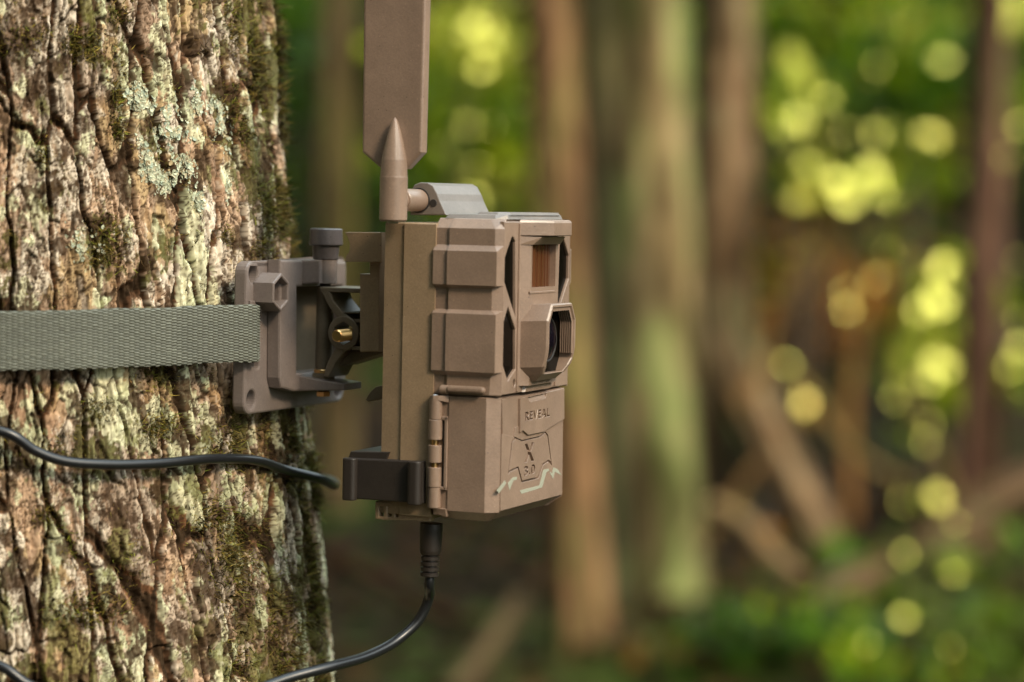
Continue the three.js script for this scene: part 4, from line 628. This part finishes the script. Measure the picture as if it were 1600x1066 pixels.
bush('leafy_shrub', 'dim olive foliage behind the slim trunk left of the antenna', 'shrub', [[[-0.8744,1.8064,-10.0000], [0.3, 0.6, 0.4], 150, 0.11, [G1, G2, [0.08, 0.09, 0.02]]], [[-0.6346,1.2423,-10.0000], [0.2, 0.4, 0.4], 90, 0.11, [G1, G2, [0.08, 0.09, 0.02]]], [[-0.8744,1.3551,-10.0000], [0.3, 0.4, 0.4], 100, 0.11, [G1, [0.08, 0.09, 0.02]]]]);
// waxy leaves added for bright glints, each turned midway between the sun and the eye
const glintMat = new THREE.MeshPhysicalMaterial({ color: 0xffffff, roughness: 0.13, specularIntensity: 0.7, specularColor: new THREE.Color().setRGB(0.92, 1, 0.30), side: THREE.DoubleSide });  // sheen tinted so the added glints come out yellow green
const GLINTLEAF = (() => { const s = new THREE.Shape(circ(0, 0, 0.36, 14, 0.5).map(q => new THREE.Vector2(q[0], q[1] + 0.04 * Math.sign(q[1]) * (q[0] === 0 ? 1 : 0)))); return new THREE.ShapeGeometry(s); })();
const things = Object.fromEntries(scene.children.filter(o => o.userData.label).map(o => [o.name, o]));
function waxy(parent, list) {
  const items = []; for (const [p, n, size, spread, c] of list) for (let i = 0; i < n; i++) items.push([V(p[0] * 0.965 + gauss() * spread, 1.2 + (p[1] - 1.2) * 0.965 + gauss() * spread, p[2] + (1 - p[2]) * 0.035 + gauss() * spread), size * rr(0.8, 1.15), c]);
  const m = new THREE.InstancedMesh(GLINTLEAF, glintMat, items.length), o = things[parent]; m.name = 'glint_leaf'; m.castShadow = m.receiveShadow = true; m.userData.kind = 'stuff';
  items.forEach(([p, s, c], i) => { const h = camera.position.clone().sub(p).normalize().add(sunDir).normalize(); dummy.position.copy(p).sub(o.position); dummy.quaternion.setFromUnitVectors(V(0, 0, 1), h.add(V(gauss(), gauss(), gauss()).multiplyScalar(0.03)).normalize()); dummy.rotateZ(rr(0, 6.28)); dummy.scale.setScalar(s * (1 - p.z < 7 ? 0.75 : 0.88)); dummy.updateMatrix(); m.setMatrixAt(i, dummy.matrix); m.setColorAt(i, colr.setRGB(...c)); });
  o.add(m);
}
const WG = [0.30, 0.36, 0.01], WY = [0.40, 0.33, 0.02], WB = [0.40, 0.17, 0.04];
waxy('understorey_tree', [[[-0.1338,1.8231,-8.0000], 2, 0.07, 0.05, WG], [[-0.0923,1.7192,-8.0000], 2, 0.06, 0.08, WG], [[-0.2154,1.4949,-9.0000], 2, 0.05, 0.1, WG]]);
waxy('sunlit_sapling', [[[1.0085,1.6638,-8.0000], 1, 0.07, 0.01, WG], [[0.9969,1.5000,-8.0000], 3, 0.075, 0.05, WG], [[0.9300,1.5462,-8.0000], 1, 0.06, 0.03, WG], [[1.1308,1.5577,-8.0000], 1, 0.04, 0.01, WG], [[1.1954,1.4538,-8.0000], 1, 0.035, 0.01, WG]]);
waxy('sunlit_sapling_001', [[[1.0685,1.3315,-8.0000], 1, 0.06, 0.01, WG], [[1.0385,1.2346,-8.0000], 2, 0.06, 0.04, WY], [[1.1815,1.2715,-8.0000], 1, 0.08, 0.01, WG], [[1.2046,1.2069,-8.0000], 1, 0.075, 0.01, WG], [[1.2969,1.3085,-8.0000], 1, 0.07, 0.01, WG], [[1.3338,1.2346,-8.0000], 1, 0.055, 0.01, WG], [[1.6410,1.4744,-9.0000], 2, 0.06, 0.05, WY]]);
waxy('sunlit_sapling_002', [[[1.4907,0.9729,-7.6000], 1, 0.065, 0.01, WG], [[1.4664,0.8494,-7.6000], 2, 0.085, 0.012, WG], [[1.4025,0.8229,-7.6000], 1, 0.05, 0.01, WG], [[1.5277,0.6577,-8.0000], 3, 0.07, 0.07, WG], [[1.4769,0.5423,-8.0000], 2, 0.06, 0.07, WG], [[1.4598,0.1746,-7.6000], 1, 0.06, 0.01, WY], [[1.4885,0.4038,-8.0000], 1, 0.05, 0.01, WG]]);
waxy('sunlit_sapling_003', [[[1.7354,0.8331,-8.0000], 1, 0.07, 0.01, WG], [[1.7192,0.5608,-8.0000], 1, 0.075, 0.01, WG], [[1.8000,0.6000,-8.0000], 1, 0.045, 0.01, WG], [[1.9446,1.5077,-8.6000], 1, 0.05, 0.02, WG], [[1.9200,1.9385,-8.6000], 2, 0.06, 0.06, WG]]);
waxy('sunlit_sapling_004', [[[0.6228,1.5421,-8.2000], 1, 0.07, 0.01, WG], [[0.6181,1.6317,-8.2000], 1, 0.04, 0.01, WG]]);
waxy('rust_shrub', [[[0.9415,0.5579,-7.0000], 1, 0.06, 0.005, WB], [[1.2423,0.7981,-8.5000], 3, 0.05, 0.12, WB], [[1.1282,1.0333,-9.0000], 2, 0.05, 0.1, WY], [[0.6103,0.3295,-6.0000], 1, 0.05, 0.01, WB]]);
waxy('leafy_shrub', [[[0.8644,0.2710,-4.6000], 1, 0.035, 0.01, WG], [[0.7615,0.2446,-4.4000], 1, 0.035, 0.01, WG], [[1.0262,0.3419,-4.8000], 1, 0.035, 0.01, WG], [[0.9600,0.2467,-4.2000], 1, 0.03, 0.02, WG], [[1.0262,0.4490,-4.8000], 1, 0.02, 0.02, WG]]);
const scat = (x0, x1, y0, y1, D, n) => Array.from({ length: n }, () => { const px = rr(x0, x1), py = rr(y0, y1), d = D * rr(0.93, 1.1); return [[(px - 800) / 3900 * d, 1.2 + (315 - py) / 3900 * d, 1 - d], 1, (0.015 + 0.045 * rnd() ** 2) * (D < 7 ? 0.55 : 1), 0.01, rnd() < 0.3 ? WY : WG]; });
waxy('understorey_tree_001', [...scat(1190, 1500, -10, 130, 11, 18), ...scat(1180, 1500, 130, 330, 10.5, 9)]);
waxy('understorey_tree', scat(690, 805, 0, 330, 9.5, 12));
waxy('sunlit_sapling_002', scat(1400, 1500, 390, 800, 9, 11)); waxy('sunlit_sapling_003', scat(1560, 1600, 0, 640, 9, 8)); waxy('leafy_shrub', scat(1330, 1600, 860, 1060, 5.6, 4)); waxy('rust_shrub', scat(1190, 1420, 350, 640, 9.5, 10));
// dead leaves on the floor
{
  const m = new THREE.InstancedMesh(LEAF, litterMat, 5200); m.name = 'leaf_litter'; m.userData.kind = 'stuff'; m.castShadow = m.receiveShadow = true; const pal = [[0.034, 0.017, 0.006], [0.02, 0.01, 0.0045], [0.07, 0.036, 0.012], [0.03, 0.018, 0.01], [0.03, 0.05, 0.008]];  // litter tones lowered with the floor to stand in for shade
  for (let i = 0; i < 5200; i++) { const z = -3 - 12 * rnd(), x = (1 - z) * rr(-0.26, 0.26), c = pal[Math.floor(rnd() * 5)]; dummy.position.set(x, gh(x, z) + 0.01, z); dummy.rotation.set(-1.57 + rr(-0.5, 0.5), 0, rr(0, 6.28)); dummy.scale.setScalar(rr(0.05, 0.10)); dummy.updateMatrix(); m.setMatrixAt(i, dummy.matrix); m.setColorAt(i, colr.setRGB(...c)); }
  scene.add(m);
}
// the wood beyond: a mass of distant foliage
{
  const sp = [];
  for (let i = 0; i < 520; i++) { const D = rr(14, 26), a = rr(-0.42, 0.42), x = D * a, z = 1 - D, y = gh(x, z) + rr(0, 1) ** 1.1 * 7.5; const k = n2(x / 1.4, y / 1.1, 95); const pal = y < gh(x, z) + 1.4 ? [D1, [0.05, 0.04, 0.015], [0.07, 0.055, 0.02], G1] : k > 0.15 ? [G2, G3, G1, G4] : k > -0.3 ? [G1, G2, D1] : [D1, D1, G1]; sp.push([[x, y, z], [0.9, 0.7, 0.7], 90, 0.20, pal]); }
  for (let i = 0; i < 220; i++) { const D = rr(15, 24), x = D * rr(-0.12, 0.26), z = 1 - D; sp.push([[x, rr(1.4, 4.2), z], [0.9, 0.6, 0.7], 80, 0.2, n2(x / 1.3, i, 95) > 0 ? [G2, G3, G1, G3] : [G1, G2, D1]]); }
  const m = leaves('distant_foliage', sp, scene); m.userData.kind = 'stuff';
}
{ // unseen foliage added to block low sky light: tall to the left and behind the photographer, lower to the right, left open towards the sun
  const sp = [], saz = Math.atan2(sunDir.x, sunDir.z);
  for (let i = 0; i < 1500; i++) { const a = rr(-Math.PI, Math.PI), da = Math.abs(Math.atan2(Math.sin(a - saz), Math.cos(a - saz))); if (da < 0.42 || Math.abs(a) > 2.72) continue; const right = a > 0 && a > saz, D = right ? rr(8, 12) : rr(4.5, 9), x = D * Math.sin(a), z = D * Math.cos(a), y = gh(x, z) + rr(0, 1) * (right ? 3.6 : 10.5); sp.push([[x, y, z], [1.1, 0.9, 1.1], 40, 0.38, [G1, D1, G2, [0.06, 0.05, 0.02]]]); }
  const m = leaves('sky_blocking_foliage', sp, scene); m.userData.kind = 'stuff';
}
renderer.render(scene, camera);
